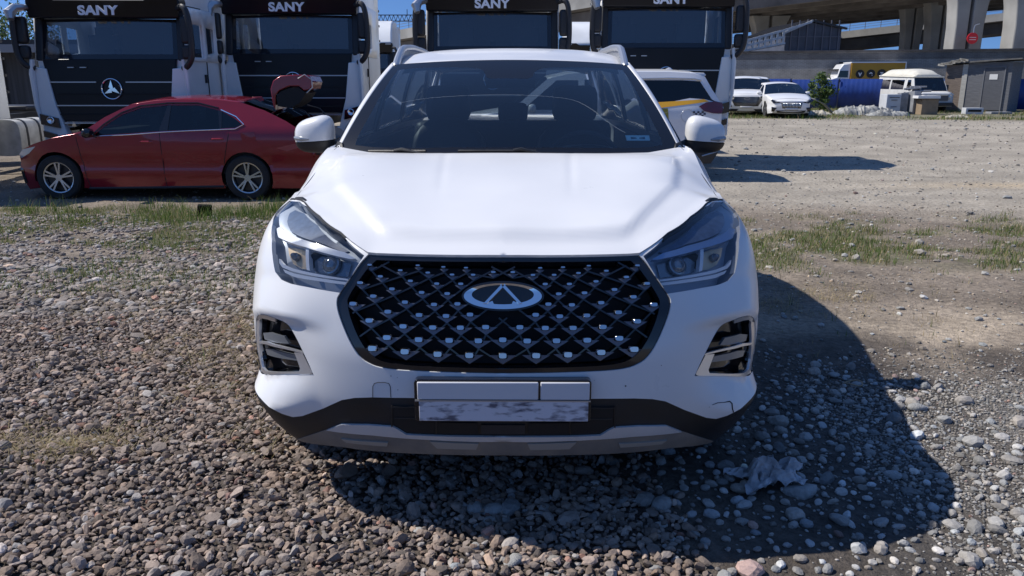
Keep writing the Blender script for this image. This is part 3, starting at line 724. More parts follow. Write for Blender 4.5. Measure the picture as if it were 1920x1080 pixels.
for side in (-1,1):
    m=MB()
    def PIL(u,v):
        A=WS(np.array(1.0),np.array(v));B=np.array([.782-.180*v,1.38+.52*v,1.112+.378*v+.030*4*v*(1-v)]);P=A*(1-u)+B*u+np.array([.5,-.4,.6])*.010*math.sin(math.pi*min(1,u*1.0))**.8
        return (side*P[0],P[1],P[2])
    m.grid(PIL,list(np.linspace(0,1,7)),list(np.linspace(-.04,1.02,24)));m.build('front_pillar',WHITE,suv,solid=.012)
    m=MB();m.add([(side*.760,1.32,1.10),(side*.725,1.27,1.10),(side*.745,1.32,1.145),(side*.77,1.36,1.15),(side*.80,1.36,1.10)],[(0,1,2,3),(0,3,4)]);m.build('pillar_foot',BLKP,suv,solid=.01)
    # side glass and pillars
    def sp(q): P=Vector(side_pt(*q));P.x*=side;return P
    beltA=[(1.42,.03),(2.36,.03),(2.33,.93),(2.02,.93),(1.75,.62)]
    glassB=[(2.46,.03),(3.30,.05),(3.22,.93),(2.43,.93)]
    glassC=[(3.40,.08),(3.95,.35),(3.80,.88),(3.32,.93)]
    for nm,poly,mm in (('door_glass',beltA,GLASSD),('door_glass',glassB,GLASSD),('quarter_glass',glassC,GLASSV)):
        P,rg=cdt(poly,[],.12);V=[tuple(sp(q)) for q in P];m=MB();m.add(V,[tuple(t) for t in rg['rest']],None,True);m.build(nm,mm,suv)
    frame=[(1.36,0),(4.10,0),(4.10,.98),(1.87,.985),(1.6,.55)]
    P,rg=cdt(frame,[('g',beltA),('g',glassB),('g',glassC)],.10);V=[tuple(sp(q)) for q in P];m=MB();m.add(V,[tuple(t) for t in rg['rest']],None,True);m.build('window_frame',GLBLK,suv,solid=.01)
    # roof rail: arc rising from the front corner
    m=MB();pts=[];rs=[]
    for k in range(33):
        t=(k/32)**1.5;y=1.84+2.1*t;rise=.045*min(1,(t/.22))**.75*(1 if t<.87 else max(0,(1-t)/.13)**.6)
        vv=max(0,(y-1.85)/2.3);Q=ROOF(.985,min(1,vv));pts.append(Vector((side*(Q[0]+.004-.004*0),y,Q[2]+.005+rise)));rs.append(.019 if 0<k<32 else .012)
    m.tube(pts,rs,None,10,flat=1.0)
    m.add([tuple(p) for p in pts]+[(side*(ROOF(.985,min(1,max(0,(p.y-1.85)/2.3)))[0]),p.y,ROOF(.985,min(1,max(0,(p.y-1.85)/2.3)))[2]-.01) for p in pts],[(i,i+1,34+i,33+i) for i in range(32)],None,True)
    m.build('roof_rail',SATIN,suv)
    # mirror
    mir_pts=None
    m=MB();hx,hy,hz=.098,.085,.082
    cx,cy,cz=(.925,1.58,1.165)
    V=[];nu,nv=20,14
    for i in range(nu):
        a=2*math.pi*i/nu
        for j in range(nv+1):
            b=-math.pi/2+math.pi*j/nv;e=.62
            cxx=math.copysign(abs(math.cos(b))**e,1)*math.copysign(abs(math.cos(a))**.75,math.cos(a))
            cyy=abs(math.cos(b))**e*math.copysign(abs(math.sin(a))**.75,math.sin(a))
            czz=math.copysign(abs(math.sin(b))**.72,math.sin(b))
            tap=1-.14*cxx*(1 if czz>0 else 1.2)
            x=cxx*hx;y=cyy*hy*(1 if cyy<0 else .7);z=czz*hz*tap-.012*cxx
            V.append((side*(cx+x),cy+y+.02*cxx,cz+z))
    Fu=[];Fl=[]
    for i in range(nu):
        for j in range(nv):
            q=(i*(nv+1)+j,((i+1)%nu)*(nv+1)+j,((i+1)%nu)*(nv+1)+j+1,i*(nv+1)+j+1)
            (Fu if j>=nv*.37 else Fl).append(q)
    m.add(V,Fu,WHITE,True);mirror=m.build('side_mirror',WHITE,suv,sharp=60)
    m=MB();m.add([(x-side*.0,y,z-.004) for x,y,z in V],Fl,None,True);m.build('mirror_base',BLKP,mirror,sharp=60);m=MB()
    m.tube([(side*(cx-.07),cy,cz-.045),(side*(cx-.12),cy+.01,cz-.065),(side*.77,cy-.02,cz-.085)],[.030,.026,.030],None,8);m.build('mirror_arm',BLKP,mirror,sharp=60)
    m=MB();m.tube([(side*(cx+.01),cy-hy*.96,cz-.018),(side*(cx+.05),cy-hy*.86,cz-.016),(side*(cx+.082),cy-hy*.52,cz-.014),(side*(cx+.092),cy-hy*.15,cz-.013)],[.004,.011,.010,.006],None,8);m.build('indicator',mat('indicator_lens',(.35,.37,.40),.25,metal=.4),mirror)
# ---- body side, doors, rear
ARy2=3.47
def side_panel(name,poly_yz,m,step=.06,holes=(),d=0,solid=.01):
    q=[(y,z) for y,z in poly_yz];P,rg=cdt(q,[('h',h) for h in holes],step)
    fn=lambda y,z:Sbase(y2t(y,z),z)
    return surf_obj(name,rg['rest'],m,suv,d=d*SG,both=False,P2=P,fn=fn,solid=solid*SG)
zt=lambda y:float(ztop(y))
side_panel('front_door',[(1.328,.36),(2.34,.36)]+[(y,zt(y)) for y in (2.34,2.0,1.7,1.5,1.328)],WHITE)
a2=circ(ARy2,AZ,.44,205,75,14)
side_panel('rear_door',[(2.348,.36)]+[(3.05,.36)]+[p for p in circ(ARy2,AZ,.44,178,130,6)]+[(3.30,.75),(3.34,zt(3.3)),(2.9,zt(2.9)),(2.348,zt(2.348))],WHITE)
side_panel('rear_fender',[p for p in circ(ARy2,AZ,.44,125,0,14)]+[(4.22,.45),(4.27,.9),(4.2,zt(4.2)),(3.8,zt(3.8)),(3.348,zt(3.348)),(3.308,.76)],WHITE)
side_panel('sill_cladding',[(1.30,.22),(3.03,.22)]+[(3.05,.355),(1.30,.355)],BLKP)
side_panel('rear_cladding',[p for p in circ(ARy2,AZ,.385,200,-20,18)]+[(4.2,.22),(4.22,.445)]+[p for p in circ(ARy2,AZ,.438,0,200,18)],BLKP)
m=MB()
def REAR(u,v):
    z=.25+(1.14-.25)*v;P=Sbase(np.array(float(y2t(4.22,z))),np.array(z));return (float(P[0])*u,4.22+.09*(1-abs(u)**4)+.02*math.sin(v*3.1),z)
m.grid(REAR,list(np.linspace(-1,1,20)),list(np.linspace(0,1,14)));m.build('tailgate',WHITE,suv,solid=.01)
m=MB();P=[(-.66,4.27,1.15),(.66,4.27,1.15),(.54,4.13,1.50),(-.54,4.13,1.50)];m.add(P,[(0,1,2,3)]);m.build('rear_window',GLASSD,suv)
m=MB();m.tube([(-.70,4.26,1.13),(-.57,4.12,1.52),(.57,4.12,1.52),(.70,4.26,1.13)],.035,None,8);m.build('tailgate_frame',WHITE,suv)
m=MB();m.box((0,.70,.235),(1.05,1.05,.02));m.build('undertray',DARK,suv)
for s_ in (-1,1): MB().grid(lambda u,v:(s_*(.42+.44*v),.86-.40*math.cos(u*math.pi),.36+.39*math.sin(u*math.pi)),list(np.linspace(-.12,1.1,14)),[0,1]).build('wheel_arch_liner',DARK,suv)
m=MB();m.box((0,2.4,.30),(1.55,3.5,.10));m.build('floor_pan',DARK,suv)
def wheel(name,parent,c,r,w,side,spokes=5,rimm=RIM,dbl=False,axis='x'):
    o=empty(name,c,0,parent)
    if axis=='y': o.rotation_euler.z=math.pi/2
    m=MB();m.lathe([(-w*.5,r*.70),(-w*.5,r*.93),(-w*.38,r),(w*.38,r),(w*.5,r*.93),(w*.5,r*.70),(-w*.5,r*.70)],(0,0,0),'x',None,40);m.build('tyre',TYRE,o)
    m=MB();m.lathe([(side*w*.40,r*.70),(side*w*.44,r*.69),(side*w*.42,r*.64),(-side*w*.2,r*.62)],(0,0,0),'x',rimm,40)
    for k in range(spokes):
        a=2*math.pi*k/spokes+.3
        for da in ((-.14,.14) if dbl else (0,)):
            a1=a+da*.7;a2_=a+da*1.1
            m.bar((side*w*.36,math.cos(a1)*r*.10,math.sin(a1)*r*.10),(side*w*.40,math.cos(a2_)*r*.655,math.sin(a2_)*r*.655),r*(.075 if dbl else .13),w*.12,rimm,up=(1,0,0))
    m.cyl((side*w*.2,0,0),(side*w*.43,0,0),r*.15,rimm,16)
    m.build('rim',rimm,o)
    m=MB();m.cyl((-side*w*.1,0,0),(side*w*.12,0,0),r*.60,None,24);m.build('brake_disc',RIMD,o)
    return o
for s in (-1,1):
    for y in (.86,3.47): wheel('wheel',suv,(s*.79,y,.335),.335,.215,s)
# ---- interior
m=MB()
m.grid(lambda u,v:(u*.74,1.12+.62*v+.2*u*u*(1-v),1.045+.03*math.sin(v*2.6)-.01*abs(u)),list(np.linspace(-1,1,16)),list(np.linspace(0,1,8)))
m.box((0,1.75,.86),(1.40,.10,.36));m.build('dashboard',mat('dash_plastic',(.02,.021,.025),.75),suv)
m=MB();m.grid(lambda u,v:(.37+u*.17,1.55+.2*v,1.085+.035*math.cos(u*1.5)*(1-.4*v)),list(np.linspace(-1,1,10)),[0,.3,.6,1]);m.build('instrument_hood',mat('dash_soft',(.09,.10,.10),.6),suv)
m=MB();pts=[(.37+.185*math.cos(t),1.84-.06*math.sin(t),.99+.17*math.sin(t)) for t in np.linspace(0,2*math.pi,29)[:-1]];m.tube(pts,.015,None,8,closed=True);m.cyl((.37,1.80,.99),(.37,1.86,.97),.06,None,14);m.bar((.2,1.84,.99),(.54,1.84,.99),.03,.02);m.build('steering_wheel',LEATHER,suv)
def seat(x,y,w=.50,hr=True,single=True,h=.62):
    m=MB()
    def B(u,v):
        k=1-.16*abs(u)**3;z=.58+h*v*k;wd=w/2*(1-.22*v);side_b=.05*abs(u)**3
        return (x+u*wd,y-side_b+.17*v,z)
    m.grid(B,list(np.linspace(-1,1,13)),list(np.linspace(0,1,11)));o=m.build('seat',LEATHER,suv,solid=.10,offset=0)
    m=MB();m.box((x,y-.25,.56),(w,.52,.16));m.build('cushion',LEATHER,o,bevel=.04)
    return o
for s in (-1,1):
    o=seat(s*.36,2.20)
    m=MB();m.box((s*.36,2.39,1.285),(.255,.10,.20));hh=m.build('headrest',LEATHER,o,bevel=.045)
    m=MB();m.cyl((s*.36-.06,2.37,1.13),(s*.36-.06,2.38,1.24),.007,None,8);m.cyl((s*.36+.06,2.37,1.13),(s*.36+.06,2.38,1.24),.007,None,8);m.build('headrest_post',CHROME,hh)
o=MB().box((0,3.22,.84),(1.32,.14,.62)).build('rear_bench',LEATHER,suv,bevel=.05)
for x in (-.40,0,.40):
    m=MB();m.box((x,3.27,1.20),(.20,.09,.13));m.build('headrest',LEATHER,o,bevel=.035)
m=MB();m.box((.0,1.93,1.412),(.25,.03,.075));m.cyl((0,1.93,1.43),(0,1.80,1.50),.012,None,8);m.build('rear_view_mirror',INT,suv,bevel=.012)
m=MB();m.grid(lambda u,v:(ROOF(u*.95,v)[0],ROOF(u*.95,v)[1]+.05,ROOF(u*.95,v)[2]-.035),list(np.linspace(-1,1,13)),list(np.linspace(0,1,14)));m.build('headliner',INTG,suv)
m=MB();
for s in (-1,1): m.box((s*.80,2.7,.86),(.05,2.7,.42))
m.build('door_trim',INT,suv)
# ================================================================ GROUND
def axis(lo,hi,a,b,fine,grow=1.06):
    c=list(np.arange(a,b,fine));st=fine;x=a
    L=[]
    while x>lo: st*=grow;x-=st;L.append(x)
    st=fine;x=c[-1];Rr=[]
    while x<hi: st*=grow;x+=st;Rr.append(x)
    return np.array(L[::-1]+c+Rr)
ax_=axis(-420,420,-3.2,3.6,.03);ay_=axis(-60,900,1.9,6.0,.03,1.035)
GX,GY=np.meshgrid(ax_,ay_);GX=GX.ravel();GY=GY.ravel()
def zones(x,y):
    """weights of gravel, fine pebbles, road, sand, grass, damp soil darkened where the SUV shadow falls"""
    n1=fbm(x*.9+11,y*.9+4,4);n2=fbm(x*2.3+31,y*2.3,4);n3=fbm(x*.35+5,y*.35+9,3)
    edge=np.where(y<3.6,.50,-.1)+(n2-.5)*1.0            # right border of the crushed gravel
    edge=np.where(y>4.6,-.4-.25*(y-4.6),edge)
    grav=(1-sst(edge-.12,edge+.2,x))*(1-sst(6.6,9.6,y+(n1-.5)*3.0))
    grav=grav*(1-.75*sst(5.6,7.0,y)*sst(.46,.58,n2))
    grav=np.maximum(grav,(1-sst(-1.8,-.8,x))*sst(8.6,9.0,y)*(1-sst(9.8,10.4,y))*sst(.45,.6,n1)*.9)
    road=sst(9.6,12.5,y+(n1-.5)*3+.35*(x-3))*sst(.2,1.4,x)
    road=np.maximum(road,sst(19,24,y))
    fine=sst(.9,1.3,x)*(1-sst(3.35,3.9,y+(n2-.5)*.5))
    damp_shade=np.exp(-((x-1.9)/1.3)**2-((y-3.9)/.6)**2)*sst(.35,.6,n2)*1.2+sst(.2,.8,x)*(1-sst(3.6,4.6,y))*(1-sst(1.9,2.3,x))  # wet soil; second term paints extra darkness where the SUV shadow falls
    sand=sst(.9,1.4,x)*np.exp(-((y-4.45-.1*(x-2))/.34)**2)*sst(.22,.42,n1)*(1-sst(3.2,3.8,x))+sst(.53,.62,n3)*sst(4.6,5.4,y)*(1-sst(7,9,y))*sst(.8,1.5,x)*.7
    g3=sst(1.0,2.0,x)*(1-sst(5.2,7.5,x))*sst(5.7,6.7,y)*(1-sst(8.8,10.2,y+(n2-.5)*1.5))*sst(.40,.60,n2)
    g1=(1-sst(-2.6,-1.6,x))*sst(8.6,9.8,y)*(1-sst(10.7,11.2,y))*sst(.36,.52,n2)
    g2=(1-sst(-2.6,-1.6,x))*sst(5.2,6.2,y)*(1-sst(8.7,9.7,y))*sst(.36,.54,n1)
    g4=sst(3,6,x)*sst(33,34.5,y+.05*(x-12)*0+(n1-.5)*2+(x-14)*.18)*(1-sst(48,50,y))
    grass=np.clip(g1+g2+g3+g4,0,1)
    return np.clip(grav,0,1),np.clip(fine,0,1),np.clip(road,0,1),np.clip(sand,0,1),grass,np.clip(damp_shade,0,1),n1,n2
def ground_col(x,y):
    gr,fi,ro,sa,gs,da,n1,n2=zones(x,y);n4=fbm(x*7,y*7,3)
    def c(a): return np.array(a)[None,:]
    col=c((.225,.185,.145))*(.70+.6*n2[:,None])
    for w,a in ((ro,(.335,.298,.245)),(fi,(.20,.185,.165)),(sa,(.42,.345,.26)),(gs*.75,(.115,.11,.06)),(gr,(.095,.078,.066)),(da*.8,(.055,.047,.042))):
        col=col*(1-w[:,None])+c(a)*w[:,None]
    far=sst(14,22,y)*(1-sst(33,36,y));col=col*(1+.18*far[:,None]*(n1[:,None]-.5)*2)
    # damp tan stain on the road; ground darkened under the parked trucks
    st=np.exp(-((x-8.3)/1.9)**2-((y-12.6)/.35)**2)*.8
    col=col*(1-st[:,None])+c((.42,.33,.22))*st[:,None]
    under=sst(10.8,11.4,y)*(1-sst(19,21,y))*(1-sst(-.5,1.6,x));col=col*(1-.05*under[:,None])
    n6=fbm(x*1.5+40,y*3.2,4);col=col*(1-.0*n6[:,None])*(.66+.68*n6[:,None])
    return np.clip(col*(.85+.30*n4[:,None]),0,1)
def attr_mat(name,rough=.9,bump=.6,bscale=140,nscale=30,namt=.3,dist=.01,vmix=1.0):
    m=bpy.data.materials.new(name);m.use_nodes=True;n,l=nodes(m);b=n['Principled BSDF'];b.inputs['Roughness'].default_value=rough;b.inputs['Specular IOR Level'].default_value=.25
    at_=n.new('ShaderNodeAttribute');at_.attribute_name='Col';tc=n.new('ShaderNodeTexCoord')
    no=n.new('ShaderNodeTexNoise');no.inputs['Scale'].default_value=nscale;no.inputs['Detail'].default_value=8;no.inputs['Roughness'].default_value=.7;l.new(tc.outputs['Object'],no.inputs['Vector'])
    mr=n.new('ShaderNodeMapRange');mr.inputs['From Min'].default_value=.3;mr.inputs['From Max'].default_value=.7;mr.inputs['To Min'].default_value=1-namt;mr.inputs['To Max'].default_value=1+namt;l.new(no.outputs[0],mr.inputs[0])
    mx=n.new('ShaderNodeVectorMath');mx.operation='SCALE';l.new(at_.outputs['Color'],mx.inputs[0]);l.new(mr.outputs[0],mx.inputs['Scale']);l.new(mx.outputs[0],b.inputs['Base Color'])
    if bump:
        vo=n.new('ShaderNodeTexVoronoi');vo.inputs['Scale'].default_value=bscale;l.new(tc.outputs['Object'],vo.inputs['Vector'])
        ad=n.new('ShaderNodeMath');ad.operation='MULTIPLY_ADD';ad.inputs[1].default_value=vmix;l.new(vo.outputs['Distance'],ad.inputs[0]);l.new(no.outputs[0],ad.inputs[2])
        bp=n.new('ShaderNodeBump');bp.inputs['Strength'].default_value=bump;bp.inputs['Distance'].default_value=dist;l.new(ad.outputs[0],bp.inputs['Height']);l.new(bp.outputs[0],b.inputs['Normal'])
    return m
def set_col(me,col):
    a=me.color_attributes.new('Col','FLOAT_COLOR','POINT');c=np.ones((len(me.vertices),4),np.float32);c[:,:3]=col;a.data.foreach_set('color',c.ravel())
nx,ny=len(ax_),len(ay_);i=np.arange(ny-1)[:,None]*nx+np.arange(nx-1)[None];i=i.ravel()
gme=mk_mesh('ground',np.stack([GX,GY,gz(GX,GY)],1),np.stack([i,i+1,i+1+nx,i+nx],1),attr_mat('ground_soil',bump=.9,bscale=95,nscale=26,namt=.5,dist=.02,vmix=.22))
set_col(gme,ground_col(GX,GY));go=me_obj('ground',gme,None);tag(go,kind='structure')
# ---- stones
def ico(sub):
    bm=bmesh.new();bmesh.ops.create_icosphere(bm,subdivisions=sub,radius=1);bm.verts.ensure_lookup_table();V=np.array([v.co[:] for v in bm.verts]);F=np.array([[v.index for v in f.verts] for f in bm.faces]);bm.free();return V,F
def rock_variants(sub,K,ncut,seed,cut=(.55,.9)):
    r=np.random.default_rng(seed);V,F=ico(sub);out=[]
    for k in range(K):
        nrm=r.normal(size=(ncut,3));nrm/=np.linalg.norm(nrm,axis=1,keepdims=True);d=r.uniform(*cut,ncut)
        dot=V@nrm.T;rad=np.where(dot>.05,d/np.maximum(dot,.05),9).min(1);rad=np.minimum(rad,1.0);out.append(V*rad[:,None])
    return np.array(out),F
def scatter(name,pts,size,var,F,cols,m,flat=(.45,.75),sink=.25,smooth=False,seed=1,tilt=.35):
    r=np.random.default_rng(seed);n=len(pts);K,nv,_=var.shape
    k=r.integers(0,K,n);P=var[k]*np.stack([size*r.uniform(.8,1.25,n),size*r.uniform(.6,.95,n),size*r.uniform(*flat,n)],1)[:,None,:]
    tx=r.normal(0,tilt,n);c,s=np.cos(tx),np.sin(tx);y=P[...,1]*c[:,None]-P[...,2]*s[:,None];z=P[...,1]*s[:,None]+P[...,2]*c[:,None]
    a=r.uniform(0,6.28,n);c,s=np.cos(a)[:,None],np.sin(a)[:,None];X=P[...,0]*c-y*s;Y=P[...,0]*s+y*c
    V=np.stack([X+pts[:,0,None],Y+pts[:,1,None],z+(pts[:,2]+size*(.5-sink))[:,None]],-1).reshape(-1,3)
    Fa=(F[None]+(np.arange(n)*nv)[:,None,None]).reshape(-1,3)
    me=mk_mesh(name,V,Fa,m,smooth);set_col(me,np.repeat(cols,nv,axis=0));return me_obj(name,me,None)
def jgrid(x0,x1,y0,y1,cell,seed):
    r=np.random.default_rng(seed);x,y=np.meshgrid(np.arange(x0,x1,cell),np.arange(y0,y1,cell*.87));x[::2]+=cell/2
    x=x.ravel()+r.uniform(-.32,.32,x.size)*cell;y=y.ravel()+r.uniform(-.32,.32,y.size)*cell;return x,y,r
def infrust(x,y,mg=1.0): return (np.abs(x)<.68*y+mg)
stone_mat=attr_mat('crushed_stone',rough=.85,bump=.35,bscale=90,nscale=60,namt=.22,dist=.004)
def stone_cols(n,r,base,dv=.29,warm=.045):
    v=np.exp(r.normal(0,dv,n))[:,None];t=r.normal(0,warm,(n,1));c=np.array(base)[None]*v*np.concatenate([1+t,1+0*t,1-t],1)
    red=r.uniform(size=n)<.018;c[red]*=np.array([1.15,.85,.8]);pale=r.uniform(size=n)<.05;c[pale]=c[pale]*.4+np.array([.30,.29,.28])*.8
    return np.clip(c,.02,.7)
vA,FA=rock_variants(2,20,6,3,(.33,.66));vB,FB=rock_variants(1,16,0,5) if False else (ico(1)[0][None]*(.8+.3*np.random.default_rng(5).uniform(size=(16,12,1))),ico(1)[1])
def under_car(x,y): return (np.abs(x+.01)<.72)&(y>3.0)&(y<6.4)
# coarse gravel near
x,y,r=jgrid(-4.6,1.4,1.75,4.7,.0245,21)
w=zones(x,y)[0];k=infrust(x,y)&(r.uniform(size=len(x))<w*1.05)&~under_car(x,y);x,y=x[k],y[k]
sz=.0160*np.exp(r.normal(0,.33,len(x)));tag(scatter('gravel',np.stack([x,y,gz(x,y)+r.uniform(0,.013,len(x))],1),sz,vA,FA,stone_cols(len(x),r,(.225,.178,.148)),stone_mat,seed=3),kind='stuff')
# coarse gravel farther
x,y,r=jgrid(-7.5,2.0,4.7,10.4,.045,22)
w=zones(x,y)[0];k=infrust(x,y)&(r.uniform(size=len(x))<w*1.0)&~under_car(x,y);x,y=x[k],y[k]
sz=.025*np.exp(r.normal(0,.30,len(x)));tag(scatter('gravel',np.stack([x,y,gz(x,y)],1),sz,vB,FB,stone_cols(len(x),r,(.24,.205,.18)),stone_mat,seed=4,flat=(.4,.65)),kind='stuff')
# rounded larger stones on the damp soil at the right, darkened for the SUV shadow
x,y,r=jgrid(-.3,3.4,1.95,4.3,.060,23)
g=zones(x,y);n5=fbm(x*2+7,y*2,3);k=infrust(x,y)&(r.uniform(size=len(x))<(.80*(1-sst(1.7,2.2,x))+.12)*(1-sst(3.4,4.2,y))*(1-.6*g[0])+.02);x,y=x[k],y[k]
sz=.0165*np.exp(r.normal(0,.40,len(x)));tag(scatter('loose_stones',np.stack([x,y,gz(x,y)],1),sz,*rock_variants(2,12,8,9,(.6,.95)),stone_cols(len(x),r,(.30,.29,.275),.32,.04),stone_mat,seed=5,flat=(.45,.75)),kind='stuff')
# fine pebbles
x,y,r=jgrid(.3,4.4,1.85,4.2,.0135,24)
g=zones(x,y);k=infrust(x,y)&(r.uniform(size=len(x))<np.where(x<1.35,.16,.75)*(.25+.75*g[1]-.5*g[3]))&(g[0]<.6);x,y=x[k],y[k]
sz=.0062*np.exp(r.normal(0,.35,len(x)));tag(scatter('pebbles',np.stack([x,y,gz(x,y)],1),sz,vB,FB,stone_cols(len(x),r,(.225,.21,.19),.32,.04),stone_mat,seed=6),kind='stuff')
# scattered stones on soil and road
x,y,r=jgrid(-9,11,4.0,16,.105,25)
g=zones(x,y);k=infrust(x,y)&(r.uniform(size=len(x))<.42*(1-g[0]))&~under_car(x,y);x,y=x[k],y[k]
sz=.011*np.exp(r.normal(0,.55,len(x)));tag(scatter('pebbles',np.stack([x,y,gz(x,y)],1),sz,vB,FB,stone_cols(len(x),r,(.30,.285,.26),.3,.04),stone_mat,seed=7,flat=(.4,.6)),kind='stuff')
x,y,r=jgrid(-7,7,4.0,10.5,.042,27)
g=zones(x,y);k=infrust(x,y)&(r.uniform(size=len(x))<.55*(1-g[0])*sst(.35,.65,fbm(x*1.1,y*1.1+8,3)))&~under_car(x,y);x,y=x[k],y[k]
sz=.0055*np.exp(r.normal(0,.5,len(x)));tag(scatter('pebbles',np.stack([x,y,gz(x,y)],1),sz,vB,FB,stone_cols(len(x),r,(.26,.225,.185),.35,.05),stone_mat,seed=17,flat=(.4,.7)),kind='stuff')
x,y,r=jgrid(0,26,16,36,.33,26)
k=infrust(x,y)&(r.uniform(size=len(x))<.6);x,y=x[k],y[k]
sz=.022*np.exp(r.normal(0,.45,len(x)));tag(scatter('pebbles',np.stack([x,y,gz(x,y)],1),sz,vB,FB,stone_cols(len(x),r,(.27,.25,.23),.35,.04),stone_mat,seed=8,flat=(.4,.6)),kind='stuff')
# ---- grass
def blades(name,x,y,h,wd,cols,m,r,lay=0.0,segs=3):
    n=len(x);a=r.uniform(0,6.283,n);b=a+r.normal(0,.4,n)+1.57;lean=r.uniform(.15,.75,n)+lay
    z0=gz(x,y);V=np.zeros((n,segs*2+1,3))
    for k in range(segs+1):
        t=k/segs;hh=h*t*np.cos(np.minimum(lean*t,1.45));dd=h*t*np.sin(np.minimum(lean*t*1.1+lay*.6,1.5));wk=wd*(1-t)**.8
        cx=x+np.cos(a)*dd;cy=y+np.sin(a)*dd;cz=z0+hh-.003
        if k<segs:
            V[:,2*k]=np.stack([cx-np.cos(b)*wk,cy-np.sin(b)*wk,cz],1);V[:,2*k+1]=np.stack([cx+np.cos(b)*wk,cy+np.sin(b)*wk,cz],1)
        else: V[:,2*k]=np.stack([cx,cy,cz],1)
    T=[]
    for k in range(segs-1): T+=[(2*k,2*k+1,2*k+3),(2*k,2*k+3,2*k+2)]
    T.append((2*segs-2,2*segs-1,2*segs));T=np.array(T);nv=segs*2+1
    me=mk_mesh(name,V.reshape(-1,3),(T[None]+(np.arange(n)*nv)[:,None,None]).reshape(-1,3),m);set_col(me,np.repeat(cols,nv,axis=0));return me_obj(name,me,None)
def grass_mat():
    m=attr_mat('grass_blade',.6,0,nscale=20,namt=.15);n,l=nodes(m);b=n['Principled BSDF'];tr=n.new('ShaderNodeBsdfTranslucent');mx=n.new('ShaderNodeMixShader');mx.inputs[0].default_value=.35
    l.new(b.inputs['Base Color'].links[0].from_socket,tr.inputs[0]);l.new(b.outputs[0],mx.inputs[1]);l.new(tr.outputs[0],mx.inputs[2]);l.new(mx.outputs[0],n['Material Output'].inputs[0]);return m
GM=grass_mat()
def gcols(n,r,dry):
    g=np.array([.10,.155,.035])[None]*np.exp(r.normal(0,.25,(n,1)));d=np.array([.36,.29,.16])[None]*np.exp(r.normal(0,.2,(n,1)));k=(r.uniform(size=n)<dry)[:,None];return np.where(k,d,g)
def tufts(x0,x1,y0,y1,cell,wfun,per,h,wd,dry,seed,name='grass',lay=0,spread=.05):
    x,y,r=jgrid(x0,x1,y0,y1,cell,seed);k=infrust(x,y,.8)&(r.uniform(size=len(x))<wfun(x,y))&~((np.abs(x)<.9)&(y<6.6));x,y=x[k],y[k];n=len(x)
    hs=np.repeat(np.exp(r.normal(0,.35,n)),per);x=np.repeat(x,per)+r.normal(0,spread,n*per);y=np.repeat(y,per)+r.normal(0,spread,n*per)
    return tag(blades(name,x,y,h*hs*r.uniform(.5,1.2,n*per),wd,gcols(n*per,r,dry),GM,r,lay),kind='stuff')
tufts(-9,9,5.4,11.3,.085,lambda x,y:zones(x,y)[4]*1.2*sst(.28,.5,fbm(x*3,y*3,3)),16,.05,.0028,.34,31,spread=.055)
tufts(-8,-2.2,9.4,11.0,.09,lambda x,y:sst(.5,.6,fbm(x*1.7,y*1.7+3,3))*sst(-4.6,-3.6,x)*.9+.30*sst(.4,.6,fbm(x*2.7,y*2.7,3)),14,.15,.004,.1,32)
tufts(3,34,33,46,.30,lambda x,y:zones(x,y)[4]*.75*sst(.35,.6,fbm(x*.5,y*.5,3)),12,.13,.012,.35,33,spread=.16)
tufts(-6,6,3.8,10,.16,lambda x,y:.10*(1-zones(x,y)[2])+.25*zones(x,y)[3],5,.05,.0022,.75,34,spread=.03)
tufts(-7,-1.2,5.2,9.8,.11,lambda x,y:.75*sst(.40,.54,fbm(x*1.3+2,y*1.3,3)),14,.055,.003,.25,44,spread=.05)
def patch(cx,cy,sx,sy): return lambda x,y:np.exp(-((x-cx)/sx)**2-((y-cy)/sy)**2)*1.2*sst(.3,.55,fbm(x*4,y*4,3))
def straw(cx,cy,sx,sy,cell,per,seed,h=.075): tufts(cx-2.2*sx,cx+2.2*sx,cy-2.2*sy,cy+2.2*sy,cell,patch(cx,cy,sx,sy),per,h,.0012,.96,seed,'dry_straw',lay=.9,spread=.03)
straw(-1.62,4.35,.33,.5,.035,6,35);straw(-1.78,2.92,.22,.14,.025,8,36);straw(-1.2,3.55,.3,.3,.05,5,37);straw(-2.6,5.0,.8,.5,.07,6,38);straw(2.05,5.1,.45,.28,.05,6,39);straw(-.95,2.9,.25,.2,.05,4,40)
